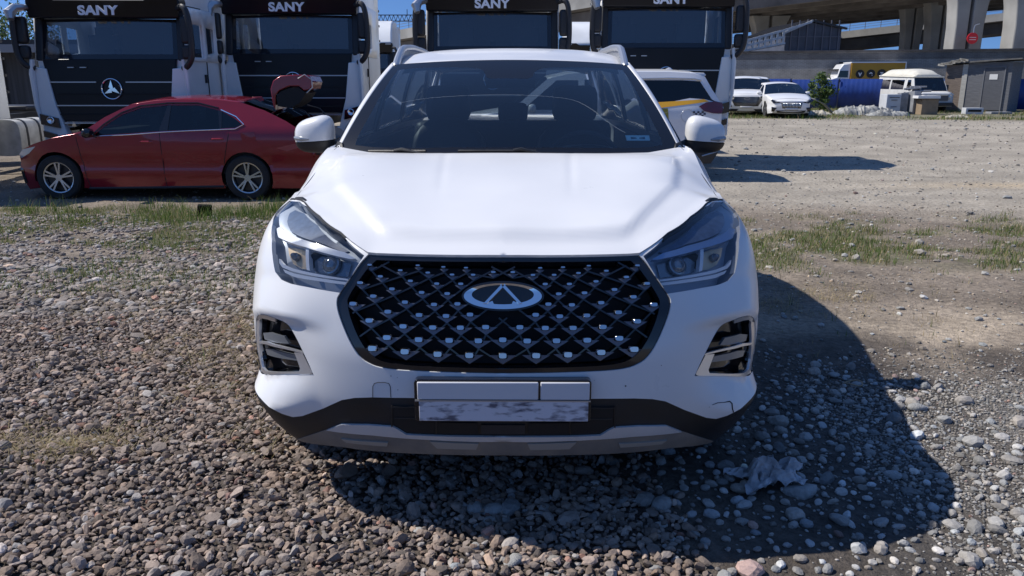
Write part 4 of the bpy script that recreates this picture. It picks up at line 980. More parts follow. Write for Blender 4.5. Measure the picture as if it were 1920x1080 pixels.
# small things lying on the ground
def on(x,y,dz=0): return (x,y,float(gz(x,y))+dz)
def lump(name,label,cat,loc,size,m,seed,n=10,rot=.4,smooth=False,sub=2):
    v,f=rock_variants(sub,1,n,seed);o=MB().add([tuple(p*np.array(size)) for p in v[0]],[tuple(q) for q in f],None,smooth).build(name,m,sharp=20 if not smooth else 80)
    o.location=loc;o.rotation_euler=(0,0,rot);return tag(o,label,cat)
q=at(383,396,10.1);_b=MB().box((0,0,.07),(.17,.12,.14)).build('black_block',mat('black_lump',(.004,.004,.005),.8,spec=.1),bevel=.012);_b.location=on(q.x,q.y,.02);_b.rotation_euler=(.06,.08,.3);tag(_b,'small black block lying in the grass in front of the red sedan','block')
q=at(1560,722,3.72)
for (px,py,Y,a,b,c,lab,rot) in ((1502,935,2.58,.075,.050,.03,'largest pale rounded stone, in the shadow beside the crumpled plastic',.3),(1240,962,2.45,.05,.035,.025,'pale stone lying alone in the shade in front of the bumper',1.1),(920,975,2.42,.052,.036,.024,'flat grey stone in the shade below the number plate',.2),(1573,983,2.40,.04,.03,.022,'angular grey stone near the edge of the shadow',2.),(965,1062,2.12,.040,.03,.022,'pale stone at the bottom of the photo below the badge',.6),(1720,770,3.3,.05,.03,.02,'flat light stone in the sun right of the shadow',.1),(1560,722,3.72,.035,.02,.016,'bluish white oval pebble in the shade near the mirror shadow',.1)):
    q=at(px,py,Y);lump('stone',lab,'stone',on(q.x,q.y,.012),(a,b,c),stone_mat if False else mat('pale_stone',(.36,.355,.34),.8),int(px),6,rot,True)
vary(MATS['pale_stone'],30,.3,.4,200)
# crumpled plastic in the shadow
q=at(1440,905,2.65);m=MB();rr=np.random.default_rng(4);U=np.linspace(-1,1,26)
def crum(u,v):
    r0=.16*(1+.25*math.sin(5*math.atan2(v,u)+1));x_=u*r0*.75;y_=v*r0*.5;h=.012+.075*abs(float(vnoise(u*3.1+9,v*3.1))-.5)*2*(1.3-min(1.2,u*u+v*v))+.022*float(vnoise(u*8,v*8+4));return (x_,y_,h)
m.grid(crum,list(U),list(U));o=m.build('plastic_sheet',vary(mat('dusty_plastic',(.48,.48,.50),.3),14,.5,.5,60),sharp=25);o.location=on(q.x,q.y,.01);o.rotation_euler=(0,0,.3);tag(o,'crumpled dusty plastic sheet lying in the shadow in front of the SUV','plastic sheet')
q=at(1598,730,3.6);m=MB();m.tube([(.045*math.cos(t),.03*math.sin(t),.012+.006*math.sin(2*t)) for t in np.linspace(0,6.28,20)[:-1]],.003,None,6,closed=True);o=m.build('wire_ring',mat('rusty_wire',(.35,.25,.15),.6));o.location=on(q.x,q.y,.01);tag(o,'small bent wire ring lying on the shaded soil','ring')
# ================================================================ TRUCKS
TWHITE=vary(mat('truck_white',(.82,.83,.83),.35,coat=.3),scale=1.5,amt=.12)
TNAVY=vary(mat('truck_gloss_black',(.005,.006,.011),.30,coat=.04,spec=.3),scale=2,amt=.3)
TBLK=mat('truck_black_plastic',(.02,.02,.023),.45)
TGLASS=glass('truck_glass',(.50,.56,.62),3.2,haze=.01)
SKYG=mat('cab_trim_grey',(.12,.125,.14),.6)
def text_mesh(txt,size,ext,name,m,parent,loc,rot=(math.pi/2,0,0),sx=1.0,bold=.0,spacing=1.0):
    c=bpy.data.curves.new('lettering','FONT');c.body=txt;c.size=size;c.extrude=ext;c.align_x='CENTER';c.align_y='CENTER';c.offset=bold;c.space_character=spacing
    o=bpy.data.objects.new('lettering_tmp',c);C.objects.link(o);dg=bpy.context.evaluated_depsgraph_get();me=bpy.data.meshes.new_from_object(o.evaluated_get(dg));bpy.data.objects.remove(o)
    me.materials.clear();me.materials.append(m);k=bpy.data.objects.new(name,me);C.objects.link(k);k.parent=parent;k.location=loc;k.rotation_euler=rot;k.scale=(sx,1,1);return k
def xz(yv): return lambda u,v,t:(u,yv+t,v)
def yzp(xv): return lambda u,v,t:(xv+t,u,v)
def make_truck():
    t=empty('truck')
    # lower cab, bumper and front
    b=MB();b.box((0,1.16,1.43),(2.40,2.06,1.0),TWHITE);b.build('cab_body',TWHITE,t,bevel=.03)
    m=MB();m.prism([(-1.08,1.93),(1.08,1.93),(1.02,1.5),(.86,.95),(-.86,.95),(-1.02,1.5)],xz(.06),0,.10,TNAVY);fp=m.build('front_panel',TNAVY,t,bevel=.015)
    for z,w in ((1.57,1.0),(1.20,.93),(.92,.84)):
        for s in (-1,1):
            if z==1.57: MB().box((s*(w+.24)/2,.048,z),(w-.24,.03,.018)).build('chrome_strip',SATIN,fp)
        if z!=1.57: MB().box((0,.048,z),(2*w,.03,.018)).build('chrome_strip',SATIN,fp)
    for z in (1.385,1.06): MB().box((0,.052,z),(1.8,.02,.02)).build('panel_gap',DARK,fp)
    for x in (-.62,-.42): MB().box((x,.04,1.80),(.10,.03,.014)).build('wiper_mount',SATIN,fp)
    # round badge
    m=MB();m.lathe([(0,.145),(-.02,.150),(-.026,.160),(-.02,.170),(0,.172)],(0,.05,1.46),'y',CHROME,40);m.build('badge_ring',CHROME,fp)
    for k in range(3):
        a=math.pi/2+2*math.pi*k/3;c=(0,1.46)
        tip=(c[0]+.142*math.cos(a),c[1]+.142*math.sin(a));l=(c[0]+.052*math.cos(a+1.9),c[1]+.052*math.sin(a+1.9));r_=(c[0]+.038*math.cos(a-1.05),c[1]+.038*math.sin(a-1.05));mm=MB();mm.prism([tip,l,c,r_] if False else [tip,(c[0]+.055*math.cos(a+1.0),c[1]+.055*math.sin(a+1.0)),c,(c[0]+.030*math.cos(a-1.0),c[1]+.030*math.sin(a-1.0))],xz(.03),0,.02,CHROME);mm.build('badge_blade',CHROME,fp)
    # white corner panels
    for s in (-1,1):
        P=[(s*1.22,1.80),(s*1.02,1.78),(s*.94,1.2),(s*.80,.72),(s*1.18,.60),(s*1.22,1.2)]
        m=MB();m.prism(P,lambda u,v,q:(u,.02+q+.16*max(0,abs(u)-1.0),v),0,.14,TWHITE);cp_=m.build('corner_panel',TWHITE,t,bevel=.012)
        m=MB();m.tube([(s*1.215,.02,1.92),(s*1.245,.02,1.7),(s*1.25,.04,1.2),(s*1.22,.05,.95)],[.045,.06,.05,.03],None,8,flat=.7);m.build('wind_deflector',TWHITE,t)
        MB().prism([(s*1.20,1.07),(s*.92,1.00),(s*.90,.84),(s*1.20,.90)],xz(-.015),0,.05,GLBLK).build('headlight',GLBLK,t)
        m=MB();m.lathe([(0,.055),(-.012,.060),(-.016,.050),(-.005,.035),(-.004,.001)],(s*1.03,-.02,.965),'y',CHROME,20);m.build('headlight_ring',CHROME,t)
        MB().prism([(s*1.18,.80),(s*.98,.74),(s*.98,.66),(s*1.18,.70)],xz(-.015),0,.05,mat('fog_glass',(.12,.13,.15),.1,coat=1)).build('fog_light',None,t) if False else MB().prism([(s*1.18,.80),(s*.98,.74),(s*.98,.66),(s*1.18,.70)],xz(-.015),0,.05,GLBLK).build('fog_light',GLBLK,t)
    m=MB();m.prism([(-1.22,.95),(-.80,.72),(.80,.72),(1.22,.95),(1.22,.52),(1.1,.46),(-1.1,.46),(-1.22,.52)],lambda u,v,q:(u,.02+q+.12*max(0,abs(u)-.9),v),0,.30,TWHITE);m.build('bumper',TWHITE,t,bevel=.02)
    MB().box((0,.06,.62),(1.5,.12,.22)).build('intake_grille',TBLK,t,bevel=.01)
    # windscreen, frames
    def WSC(u,v,k=0): return (1.10*u*(1-.01*v),.07+.07*u*u+.10*v-k,1.93+.62*v)
    m=MB();m.grid(lambda u,v:WSC(u,v),list(np.linspace(-1,1,17)),[0,.25,.5,.75,1]);m.build('windscreen',TGLASS,t)
    for nm,us,vs in (('frit',(-1.0,1.0),(0,.12)),('frit',(-1.0,1.0),(.93,1.0))):
        m=MB();m.grid(lambda u,v:WSC(u,v,.004),list(np.linspace(*us,17)),list(vs));m.build('screen_border',GLBLK,t)
    for s in (-1,1):
        m=MB();m.grid(lambda u,v:WSC(s*u,v,.004),[.925,1.0],[0,.5,1]);m.build('screen_border',GLBLK,t)
        m=MB();m.bar((s*1.15,.16,1.90),(s*1.14,.27,2.62),.12,.10,up=(0,1,0));m.build('front_pillar',TBLK if s<0 else TBLK,t,bevel=.02)
        # door upper with windows
        out=[(.12,1.90),(2.19,1.90),(2.19,2.75),(.26,2.75)];w1=[(.25,1.97),(.98,1.97),(.98,2.50),(.36,2.50)];w2=[(1.12,2.02),(1.50,2.06),(1.50,2.46),(1.12,2.48)]
        P,rg=cdt(out,[('a',w1),('b',w2)],.3);m=MB();m.add([(s*1.20,p[0],p[1]) for p in P],[tuple(q) for q in rg['rest']],TWHITE);m.build('cab_side',TWHITE,t,solid=.04,offset=0)
        for w in (w1,w2): m=MB();m.add([(s*1.19,p[0],p[1]) for p in w],[(0,1,2,3)],TGLASS);m.build('side_window',TGLASS,t)
        MB().box((s*1.215,.95,1.62),(.03,.06,.14)).build('door_handle',TBLK,t)
        MB().box((s*1.21,1.06,1.45),(.012,.012,.9)).build('door_seam',DARK,t)
        for z in (.55,.80): MB().box((s*1.08,.55,z),(.24,.5,.05)).build('step',TBLK,t)
        # mirror loop
        m=MB();m.tube(spline([(s*1.16,.10,2.70),(s*1.30,-.02,2.72),(s*1.37,-.06,2.62),(s*1.40,-.06,2.35),(s*1.39,-.05,2.0),(s*1.31,-.02,1.84),(s*1.20,.05,1.78)],False,5),.048,None,10);ml=m.build('mirror_bracket',TBLK,t)
        MB().box((s*1.31,.02,2.37),(.17,.13,.42)).build('mirror_glass_housing',TBLK,ml,bevel=.04)
        MB().box((s*1.31,.02,2.03),(.18,.13,.22)).build('wide_mirror_housing',TBLK,ml,bevel=.04)
    m=MB();m.tube([(-1.20,.05,2.72),(-1.30,-.10,2.70),(-1.36,-.16,2.62),(-1.33,-.20,2.52)],[.04,.07,.09,.05],None,10);m.build('kerb_mirror',SATIN,t)
    # interior
    m=MB();m.box((0,.62,1.90),(2.3,.7,.10),SKYG);m.box((0,2.12,2.25),(2.3,.06,.8),SKYG)
    for x in (-.65,.65): m.box((x,1.35,2.05),(.50,.14,.62),LEATHER);m.box((x,1.36,2.40),(.28,.10,.18),LEATHER)
    m.box((.0,.40,2.0),(.10,.04,.18),DARK);m.build('cab_interior',SKYG,t)
    # visor + roof
    m=MB();m.prism([(-1.22,2.62),(1.22,2.62),(1.22,2.86),(1.05,2.88),(.92,2.97),(-.92,2.97),(-1.05,2.88),(-1.22,2.86)] if False else [(-1.20,2.56),(1.20,2.56),(1.22,2.80),(1.20,2.90),(.82,2.90),(.70,2.83),(-.70,2.83),(-.82,2.90),(-1.20,2.90),(-1.22,2.80)],lambda u,v,q:(u,-.10+.10*u*u+q*(1-.0),v),0,.30,TNAVY);vi=m.build('sun_visor',TNAVY,t,bevel=.02)
    text_mesh('SANY',.190,.006,'roof_lettering',mat('lettering_silver',(.85,.86,.9),.4),vi,(0,-.114,2.655),sx=1.26,bold=.0075,spacing=1.05)
    for s in (-1,1): MB().box((s*1.08,-.01,2.855),(.20,.02,.03)).build('marker_lamp',mat('marker_glass',(.6,.62,.65),.2),vi)
    prof=[(.18,2.72),(.16,2.90),(.42,3.25),(.9,3.62),(1.3,3.74),(2.2,3.76),(2.2,2.72)]
    m=MB();n=len(prof);V=[(s*(1.19-.10*max(0,z-2.9)),y,z) for s in (-1,1) for y,z in prof];m.add(V,[tuple(range(n)),tuple(range(n,2*n))[::-1]]+[(i,n+i,n+(i+1)%n,(i+1)%n) for i in range(n)],TWHITE);m.build('roof_fairing',TWHITE,t,bevel=.05)
    for s in (-1,1):
        MB().box((s*1.195,.60,2.70),(.03,.75,.14)).build('roof_trim',TBLK,t)
        MB().box((s*1.15,2.45,2.25),(.04,.50,2.6)).build('side_fairing',TWHITE,t)
        for k in range(6): MB().box((s*1.13,2.75,1.4+.28*k),(.10,.05,.04)).build('ladder_rung',TBLK,t)
    # chassis
    m=MB()
    for s in (-1,1): m.bar((s*.42,.6,.85),(s*.42,6.2,.85),.09,.26)
    m.box((0,3.4,.8),(.8,.12,.16));m.box((0,5.9,.8),(.8,.12,.16));m.build('chassis',TBLK,t)
    m=MB();m.box((0,4.9,1.06),(.9,.9,.10));m.build('fifth_wheel',TBLK,t,bevel=.03)
    for s in (-1,1):
        m=MB();m.prism([(a*.34,b*.32) for a,b in [(math.copysign(abs(math.cos(q))**.5,math.cos(q)),math.copysign(abs(math.sin(q))**.5,math.sin(q))) for q in np.linspace(0,2*math.pi,25)[:-1]]],lambda u,v,q:(s*.92+u*.85,2.85+q,.60+v),0,1.25,vary(mat('fuel_tank_grey',(.50,.50,.49),.5),8,.25));tk=m.build('fuel_tank',MATS['fuel_tank_grey'],t,sharp=40)
        for y in (3.05,3.45,3.85):
            MB().prism([(a*.35,b*.33) for a,b in [(math.copysign(abs(math.cos(q))**.5,math.cos(q)),math.copysign(abs(math.sin(q))**.5,math.sin(q))) for q in np.linspace(0,2*math.pi,25)[:-1]]],lambda u,v,q:(s*.92+u*.85,y+q,.60+v),0,.05,TBLK).build('tank_strap',TBLK,tk)
        for y in (1.35,5.0):
            wheel('wheel',t,(s*1.0,y,.50),.50,.30,s,8)
            m=MB();m.grid(lambda u,v:(s*(1.0+.17*v),y-.58*math.cos(u*math.pi),.52+.58*math.sin(u*math.pi)),list(np.linspace(0,1,13)),[-1,1]);m.build('mudguard',TBLK,t,solid=.02)
    return t
T0=make_truck()
trucks=[(-6.50,13.35,1.0,'white truck tractor directly behind the red sedan roof, round badge fully visible'),
(-3.98,15.0,1.07,'white truck tractor standing behind the open boot lid of the red sedan'),
(-.36,15.3,1.10,'white truck tractor rising right above the roof of the foreground SUV'),
(2.86,15.35,1.13,'white truck tractor behind the striped taxi SUV, rightmost of the front row'),
(-9.95,11.6,1.0,'white truck tractor cut by the left picture border, strapped fuel tank beside the red nose'),
(-11.3,30,1.0,'white truck cab of the second row, between the two trucks behind the red sedan'),
(-5.6,30.5,1.0,'white truck cab of the second row, under the steel gantry left of the roof rail'),
(3.2,31,1.0,'white truck cab of the second row, between the two trucks right of the middle')]
for k,(x,y,sz_,lab) in enumerate(trucks):
    o=T0 if k==0 else dup_tree(T0);o.location=(x,y,LOW);o.scale=(1,1,sz_);o['label']=lab;o['category']='truck';o['group']='white truck tractors parked in rows'
# ================================================================ GENERIC CARS
def make_car(name,sp):
    t=empty(name);L=sp['L'];Wd=sp['W'];paint=sp['paint'];prof=np.array(sp['prof'],float);segs=sp['segs']
    zb=sp['belt'];tum=sp.get('tumble',.42);rf,rr=sp.get('round',(.75,.6))
    def hw(y,z):
        y=np.asarray(y,float);z=np.asarray(z,float)
        w=Wd*(1-.20*np.clip((rf-y)/rf,0,1)**2.4-.16*np.clip((y-(L-rr))/rr,0,1)**2.4)
        w=w-.06*np.clip((.45-z)/.3,0,1)**1.5-.02*sst(.55,.95,np.abs(z-.7)+.35)*0
        return w-tum*np.maximum(z-zb,0)-.03*np.exp(-((z-.52)/.08)**2)*sp.get('waist',.5)
    side=lambda y,z:np.stack([hw(y,z),np.asarray(y,float)+0*np.asarray(z),np.asarray(z,float)+0*np.asarray(y)],-1)
    # centre strip
    us=np.linspace(-1,1,15);cr=sp.get('crown',.05)
    for k0,k1,nm,mm in segs:
        P=[]
        for a in range(k0,k1):
            n=max(2,int(np.linalg.norm(prof[a+1]-prof[a])/.12)+1)
            for q in range(n): P.append(prof[a]+(prof[a+1]-prof[a])*q/n)
        P.append(prof[k1]);P=np.array(P);m=MB()
        V=[];
        for a,(y,z) in enumerate(P):
            d=P[min(a+1,len(P)-1)]-P[max(a-1,0)];d/=np.linalg.norm(d)+1e-9;nrm=np.array([-d[1],d[0]])
            c=cr*(1.6 if abs(nrm[0])>.8 else 1.0)
            for u in us: V.append((float(hw(y,z))*u,y+nrm[0]*c*(1-u*u),z+nrm[1]*c*(1-u*u)))
        nu=len(us);m.add(V,[(i*nu+j,i*nu+j+1,(i+1)*nu+j+1,(i+1)*nu+j) for i in range(len(P)-1) for j in range(nu-1)],None,True)
        m.build(nm,mm or paint,t,solid=.01 if mm is None else 0,sharp=30)
    # sides
    arc=[];wy=sp['wheels'];wr=sp['wr']
    sill=sp.get('sill',.20);out=list(map(tuple,prof))[::1]
    bot=[]
    for yc in (wy[1],wy[0]):
        a0=math.degrees(math.asin(max(-1,min(1,(sill-wr)/(wr+.05)))))
        bot+=circ(yc,wr,wr+.05,a0,180-a0,14)
    poly=out+bot
    wins=sp['windows'];regs=[('w%d'%i,w[1]) for i,w in enumerate(wins)]
    extra=sp.get('side_regions',[]);regs+=[(nm+'|%d'%i,pg) for i,(nm,pg,mm) in enumerate(extra)]
    P,rg=cdt(poly,regs,.09)
    SS=1 if off(side,1.5,.6,.1)[0]>side(1.5,.6)[0] else -1
    def pan(nm,T,mm,s,d=0,solid=.012):
        return surf_obj(nm,T,mm,t,d=d*SS,both=False,P2=P,fn=side,solid=solid*SS,sides=(s,))[0]
    for s in (-1,1):
        pan('body_side',rg['rest'],paint,s)
        for i,(nm,pg,mm) in enumerate(wins): pan(nm,rg['w%d'%i],mm,s,-.006,0)
        for i,(nm,pg,mm) in enumerate(extra):
            if len(rg.get(nm+'|%d'%i,())): pan(nm,rg[nm+'|%d'%i],mm,s,.001 if mm is not paint else 0)
        for yc in wy:
            wheel('wheel',t,(s*(Wd-.11),yc,wr),wr,.21,s,5,sp.get('rim',RIM),dbl=True)
            MB().grid(lambda u,v:(s*(Wd-.30+.24*v),yc-(wr+.05)*math.cos(u*math.pi),wr+(wr+.05)*math.sin(u*math.pi)),list(np.linspace(-.05,1.05,13)),[0,1]).build('arch_liner',DARK,t)
        for (a,b) in sp.get('seams',[]):
            pts=off(side,np.array([a[0]+(b[0]-a[0])*q/6 for q in range(7)]),np.array([a[1]+(b[1]-a[1])*q/6 for q in range(7)]),.0*SS);pts[:,0]*=s
            MB().tube([tuple(p) for p in pts],.005,None,5).build('door_seam',DARK,t)
        for (y,z) in sp.get('handles',[]):
            x=float(hw(y,z));MB().tube([(s*(x-.01),y-.09,z),(s*(x+.025),y-.05,z+.003),(s*(x+.025),y+.05,z+.003),(s*(x-.01),y+.09,z)],.014,None,8).build('door_handle',sp.get('handle_mat',paint),t)
        if 'mirror' in sp:
            y,z=sp['mirror'];x=float(hw(y,z));m=MB();m.box((s*(x+.13),y,z+.03),(.20,.12,.13));mo=m.build('side_mirror',sp.get('mirror_mat',paint),t,bevel=.045);MB().bar((s*(x-.02),y+.03,z-.03),(s*(x+.08),y,z),.05,.03).build('mirror_arm',TBLK,mo)
    # interior
    m=MB();a,b=sp['cabin'];m.box((0,(a+b)/2,.62),(Wd*1.75,b-a,.5),INT)
    for yy in (a+.75,a+1.65):
        for x in (-.37,.37):
            m.box((x,yy,.98),(.46,.14,.46),LEATHER);m.box((x,yy+.03,1.25),(.24,.09,.15),LEATHER)
    m.box((0,a+.12,.95),(Wd*1.6,.3,.12),INT);m.build('cabin_interior',INT,t)
    MB().box((0,L/2,sill+.06),(Wd*1.6,L*.9,.05)).build('underbody',DARK,t)
    # front mapping for face details
    fp_=prof[:sp['front_n']]
    def face(x,z,end='f'):
        pts=fp_ if end=='f' else prof[::-1][:sp['rear_n']]
        zz=pts[:,1];yy=pts[:,0];y=np.interp(z,zz,yy);w=hw(y,z);u=np.clip(x/w,-1,1);c=cr*1.5*(1-u*u)
        return np.stack([np.asarray(x,float)+0*y,y-c if end=='f' else y+c,np.asarray(z,float)+0*y],-1)
    for nm,pg,mm,dd in sp.get('face',[]):
        P2,r2=cdt(pg,[],.07);v=face(P2[:,0],P2[:,1]);v[:,1]-=dd
        both=[1] if min(p[0] for p in pg)<-.001 else [1,-1]
        for s in both:
            vv=v.copy();vv[:,0]*=s;m=MB();m.add([tuple(q) for q in vv],[tuple(q) for q in r2['rest']],None,True);m.build(nm,mm,t,solid=.012,offset=0)
    for nm,pg,mm,dd in sp.get('tail',[]):
        P2,r2=cdt(pg,[],.07);v=face(P2[:,0],P2[:,1],'r');v[:,1]+=dd
        for s in ([1] if min(p[0] for p in pg)<-.001 else [1,-1]):
            vv=v.copy();vv[:,0]*=s;m=MB();m.add([tuple(q) for q in vv],[tuple(q) for q in r2['rest']],None,True);m.build(nm,mm,t,solid=.012,offset=0)
    t['_']=0
    return t,side,SS,hw
def side_decal(t,side,SS,name,poly,mm,s,d=.006,step=.08):
    P,rg=cdt(poly,[],step);return surf_obj(name,rg['rest'],mm,t,d=d*SS,both=False,P2=P,fn=side,sides=(s,))[0]
RED=vary(mat('red_metallic',(.25,.008,.020),.24,metal=.25,coat=.8),scale=3,amt=.12)
CARGLASS=glass('car_glass',(.30,.36,.38),1.5);DGLASS=glass('dark_car_glass',(.05,.06,.07),1.5)
AMB=mat('amber',(.6,.25,.03),.3);REDL=mat('tail_red',(.11,.006,.012),.12,coat=1)
# ---- red sedan (side view)
GX0=lambda px:(px-35)/124.;
def rs(pts,g=367.,k=128.): return [((px-35)/123.5,(g-py)/k) for px,py in pts]
prof=rs([(44,350),(36,335),(33,310),(36,288),(48,274),(75,263),(110,253),(165,243),(205,215),(248,193),(290,186),(340,183),(400,184),(450,190),(490,203),(530,222),(556,238),(580,248),(598,262),(608,290),(606,320),(590,345)])
wins=[('door_glass',rs([(188,248),(205,232),(235,211),(268,199),(316,194),(304,240)]),CARGLASS),('door_glass',rs([(322,194),(370,194),(407,203),(412,236),(320,239)]),DGLASS),('quarter_glass',rs([(414,205),(436,216),(452,228),(440,234),(416,235)]),DGLASS)]
sp=dict(L=4.64,W=.90,paint=RED,prof=prof,segs=[(0,4,'front_bumper',None),(4,7,'bonnet',None),(7,9,'windscreen',CARGLASS),(9,13,'roof',None),(13,15,'rear_window',DGLASS),(16,19,'rear_panel',TBLK),(19,21,'rear_bumper',None)],belt=.97,tumble=.50,wheels=((113-35)/123.5,(455-35)/123.5),wr=.325,sill=.17,windows=wins,waist=.9,
 seams=[(rs([(155,250)])[0],rs([(168,348)])[0]),(rs([(305,240)])[0],rs([(307,345)])[0]),(rs([(430,238)])[0],rs([(415,300)])[0])],handles=[rs([(280,259)])[0],rs([(408,254)])[0]],mirror=rs([(186,246)])[0],mirror_mat=GLBLK,cabin=(1.25,3.6),front_n=5,rear_n=4,
 face=[('grille',[(-.55,.55),(.55,.55),(.5,.68),(-.5,.68)],GLBLK,.005),('lower_intake',[(-.6,.22),(.6,.22),(.55,.40),(-.55,.40)],TBLK,.005)],crown=.05,side_regions=[('window_pillar',rs([(304,240),(316,194),(322,194),(320,239)]),GLBLK),('window_pillar',rs([(412,236),(407,203),(414,205),(416,235)]),GLBLK)],handle_mat=mat('red_handle',(.30,.03,.04),.2,coat=.5))
red,rside,rSS,rhw=make_car('red_sedan',sp)
red.location=(-7.24,12.6,LOW-.10);red.rotation_euler=(0,0,-math.pi/2-R(.8))
tag(red,'red four door sedan parked side on with its boot lid raised and crushed rear end','car')
side_decal(red,rside,rSS,'headlight',rs([(36,284),(48,274),(78,268),(62,281),(40,291)]),mat('lamp_silver',(.55,.6,.68),.12,metal=.5),1,.004,.05)
side_decal(red,rside,rSS,'bumper_vent',rs([(33,305),(41,312),(44,338),(36,340)]),GLBLK,1,.004,.05)
# chrome line round the windows
def wl(pts,d,nm,mm,r_,car=red,sd=rside,SS=rSS,s=1):
    a=np.array(pts);p=off(sd,a[:,0],a[:,1],d*SS);p[:,0]*=s;MB().tube([tuple(q) for q in p],r_,None,6).build(nm,mm,car)
wl(rs([(188,249),(250,246),(304,242),(360,239),(412,237),(440,236),(455,228),(440,214),(412,202)]),.004,'chrome_line',CHROME,.007)
wl(rs([(186,246),(205,228),(235,207),(268,195),(316,190),(370,190),(407,199)]),.004,'window_visor',GLBLK,.012)
side_decal(red,rside,rSS,'fuel_flap',rs([(450,243),(475,241),(478,262),(452,264)]),RED,1,.002,.05)
side_decal(red,rside,rSS,'tail_lamp',rs([(572,250),(596,262),(604,280),(578,268)]),REDL,1,.004,.05)
side_decal(red,rside,rSS,'side_scuff',rs([(512,270),(545,262),(556,268),(530,276)]),mat('scuffed_red',(.34,.05,.05),.3,coat=.5),1,.0015,.05)
wl(rs([(165,346),(300,344),(410,342)]),-.004,'sill_trim',TBLK,.02)
m=MB();m.lathe([(0,.0),(.001,.03)],(0,0,0),'x',None,8)
# broken rear corner
rr=np.random.default_rng(12);m=MB()
for k in range(9):
    y=4.30+.35*rr.uniform();z=.38+.34*rr.uniform();q=[(.78+.1*rr.uniform(),y+rr.normal(0,.06),z+rr.normal(0,.06)) for _ in range(4)];m.add(q,[(0,1,2,3)],TBLK if k%3 else RED)
m.build('broken_bumper',TBLK,red,solid=.006,fixn=False)
# boot lid raised, tilted
m=MB();lid=rs([(499,196),(496,165),(502,150),(516,141),(545,139),(568,141),(573,152),(568,166),(556,168),(548,160),(530,160),(512,168),(505,176),(502,204)])
m.prism(lid,lambda u,v,q:(q,u,v),-.05,.56,RED);bl=m.build('boot_lid',RED,red,bevel=.012)
lid2=rs([(506,180),(514,170),(532,163),(548,163),(560,172),(548,190),(530,200),(508,196)]);m=MB();m.prism(lid2,lambda u,v,q:(q,u,v),-.03,.57,DARK);m.build('lid_lining',TBLK,bl)
m=MB();m.tube([rs([(560,143)])[0][:1] and (.58,)+rs([(548,146)])[0],(.58,)+rs([(560,139)])[0],(.58,)+rs([(572,148)])[0],(.58,)+rs([(573,162)])[0],(.58,)+rs([(562,172)])[0]],.008,None,6);m.build('lid_trim',SATIN,bl)
for s in (-.45,.48): MB().tube([(s,)+rs([(528,198)])[0],(s,)+rs([(552,205)])[0],(s,)+rs([(566,222)])[0],(s,)+rs([(560,240)])[0]],.012,None,6).build('lid_hinge',TBLK,bl)
MB().prism(rs([(436,190),(440,181),(458,180),(462,188)]),lambda u,v,q:(q,u,v),-.02,.02,RED).build('shark_antenna',RED,red,bevel=.008)
MB().box((0,4.28,.80),(1.4,.5,.05)).build('boot_floor',DARK,red)
# ---- taxi SUV, rear quarter visible beyond the foreground car
def tx(pts): # px -> car coords : rear end at px 1355 = 4.6
    return [(4.60-(1356-px)/114.,(338-py)/114.-.03) for px,py in pts]
tail=tx([(1190,137),(1255,137),(1300,140),(1322,146),(1336,170),(1350,190),(1354,215),(1354,250),(1350,285),(1338,303)])
front=[(.12,.25),(.02,.42),(.0,.65),(.04,.85),(.30,.98),(.75,1.06),(1.15,1.12),(1.75,1.62),(2.1,1.70),(2.6,1.735)]
prof=front+tail
wins=[('door_glass',[(1.35,1.14),(2.25,1.14),(2.25,1.60),(1.9,1.60)],DGLASS),('door_glass',[(2.35,1.14),(3.15,1.16),(3.15,1.63),(2.35,1.61)],DGLASS),('quarter_glass',tx([(1192,152),(1225,152),(1280,152),(1312,154),(1334,186),(1345,192)])+tx([(1320,186),(1292,184),(1260,190),(1240,200),(1200,207)]),GLASSV)]
YEL=mat('taxi_yellow',(.85,.42,.02),.35,coat=.4)
TSILV=vary(mat('taxi_white',(.72,.73,.76),.3,coat=.5),3,.06)
sp=dict(L=4.6,W=.92,paint=TSILV,prof=prof,segs=[(0,4,'front_bumper',None),(4,6,'bonnet',None),(6,7,'windscreen',CARGLASS),(7,13,'roof',None),(13,15,'rear_window',GLASSV),(15,17,'tailgate',None),(17,19,'rear_bumper',TBLK)],belt=1.12,tumble=.42,wheels=(.88,3.62),wr=.36,sill=.28,windows=wins,
 side_regions=[('rear_cladding',tx([(1240,262),(1290,262),(1330,255),(1360,252),(1360,320),(1240,320)])+[(3.62,.2)],TBLK)],cabin=(1.2,4.2),front_n=5,rear_n=5,crown=.05,handles=[(2.05,1.0),(2.95,1.02)],mirror=(1.5,1.14),seams=[((1.3,1.1),(1.3,.4)),((2.3,1.12),(2.3,.4)),((3.2,1.14),(3.25,.75))],
 face=[('headlight',[(.45,.78),(.82,.84),(.82,.92),(.5,.9)],GLBLK,.01),('grille',[(-.4,.5),(.4,.5),(.45,.8),(-.45,.8)],GLBLK,.01)])
taxi,tsd,tSS,_=make_car('taxi_suv',sp)
taxi.location=(3.42-4.6,14.05,LOW);taxi.rotation_euler=(0,0,-math.pi/2)
tag(taxi,'white taxi SUV with orange side stripe and small chequers, parked behind the foreground SUV','car')
side_decal(taxi,tsd,tSS,'yellow_stripe',tx([(1180,192),(1240,191),(1290,188),(1318,186),(1328,190),(1290,195),(1240,201),(1180,203)]),YEL,1)
side_decal(taxi,tsd,tSS,'olive_block',tx([(1180,204),(1251,202),(1254,228),(1180,228)]),mat('olive_yellow',(.28,.24,.02),.4,coat=.3),1,.0062)
CH=mat('chequer_navy',(.012,.015,.05),.3)
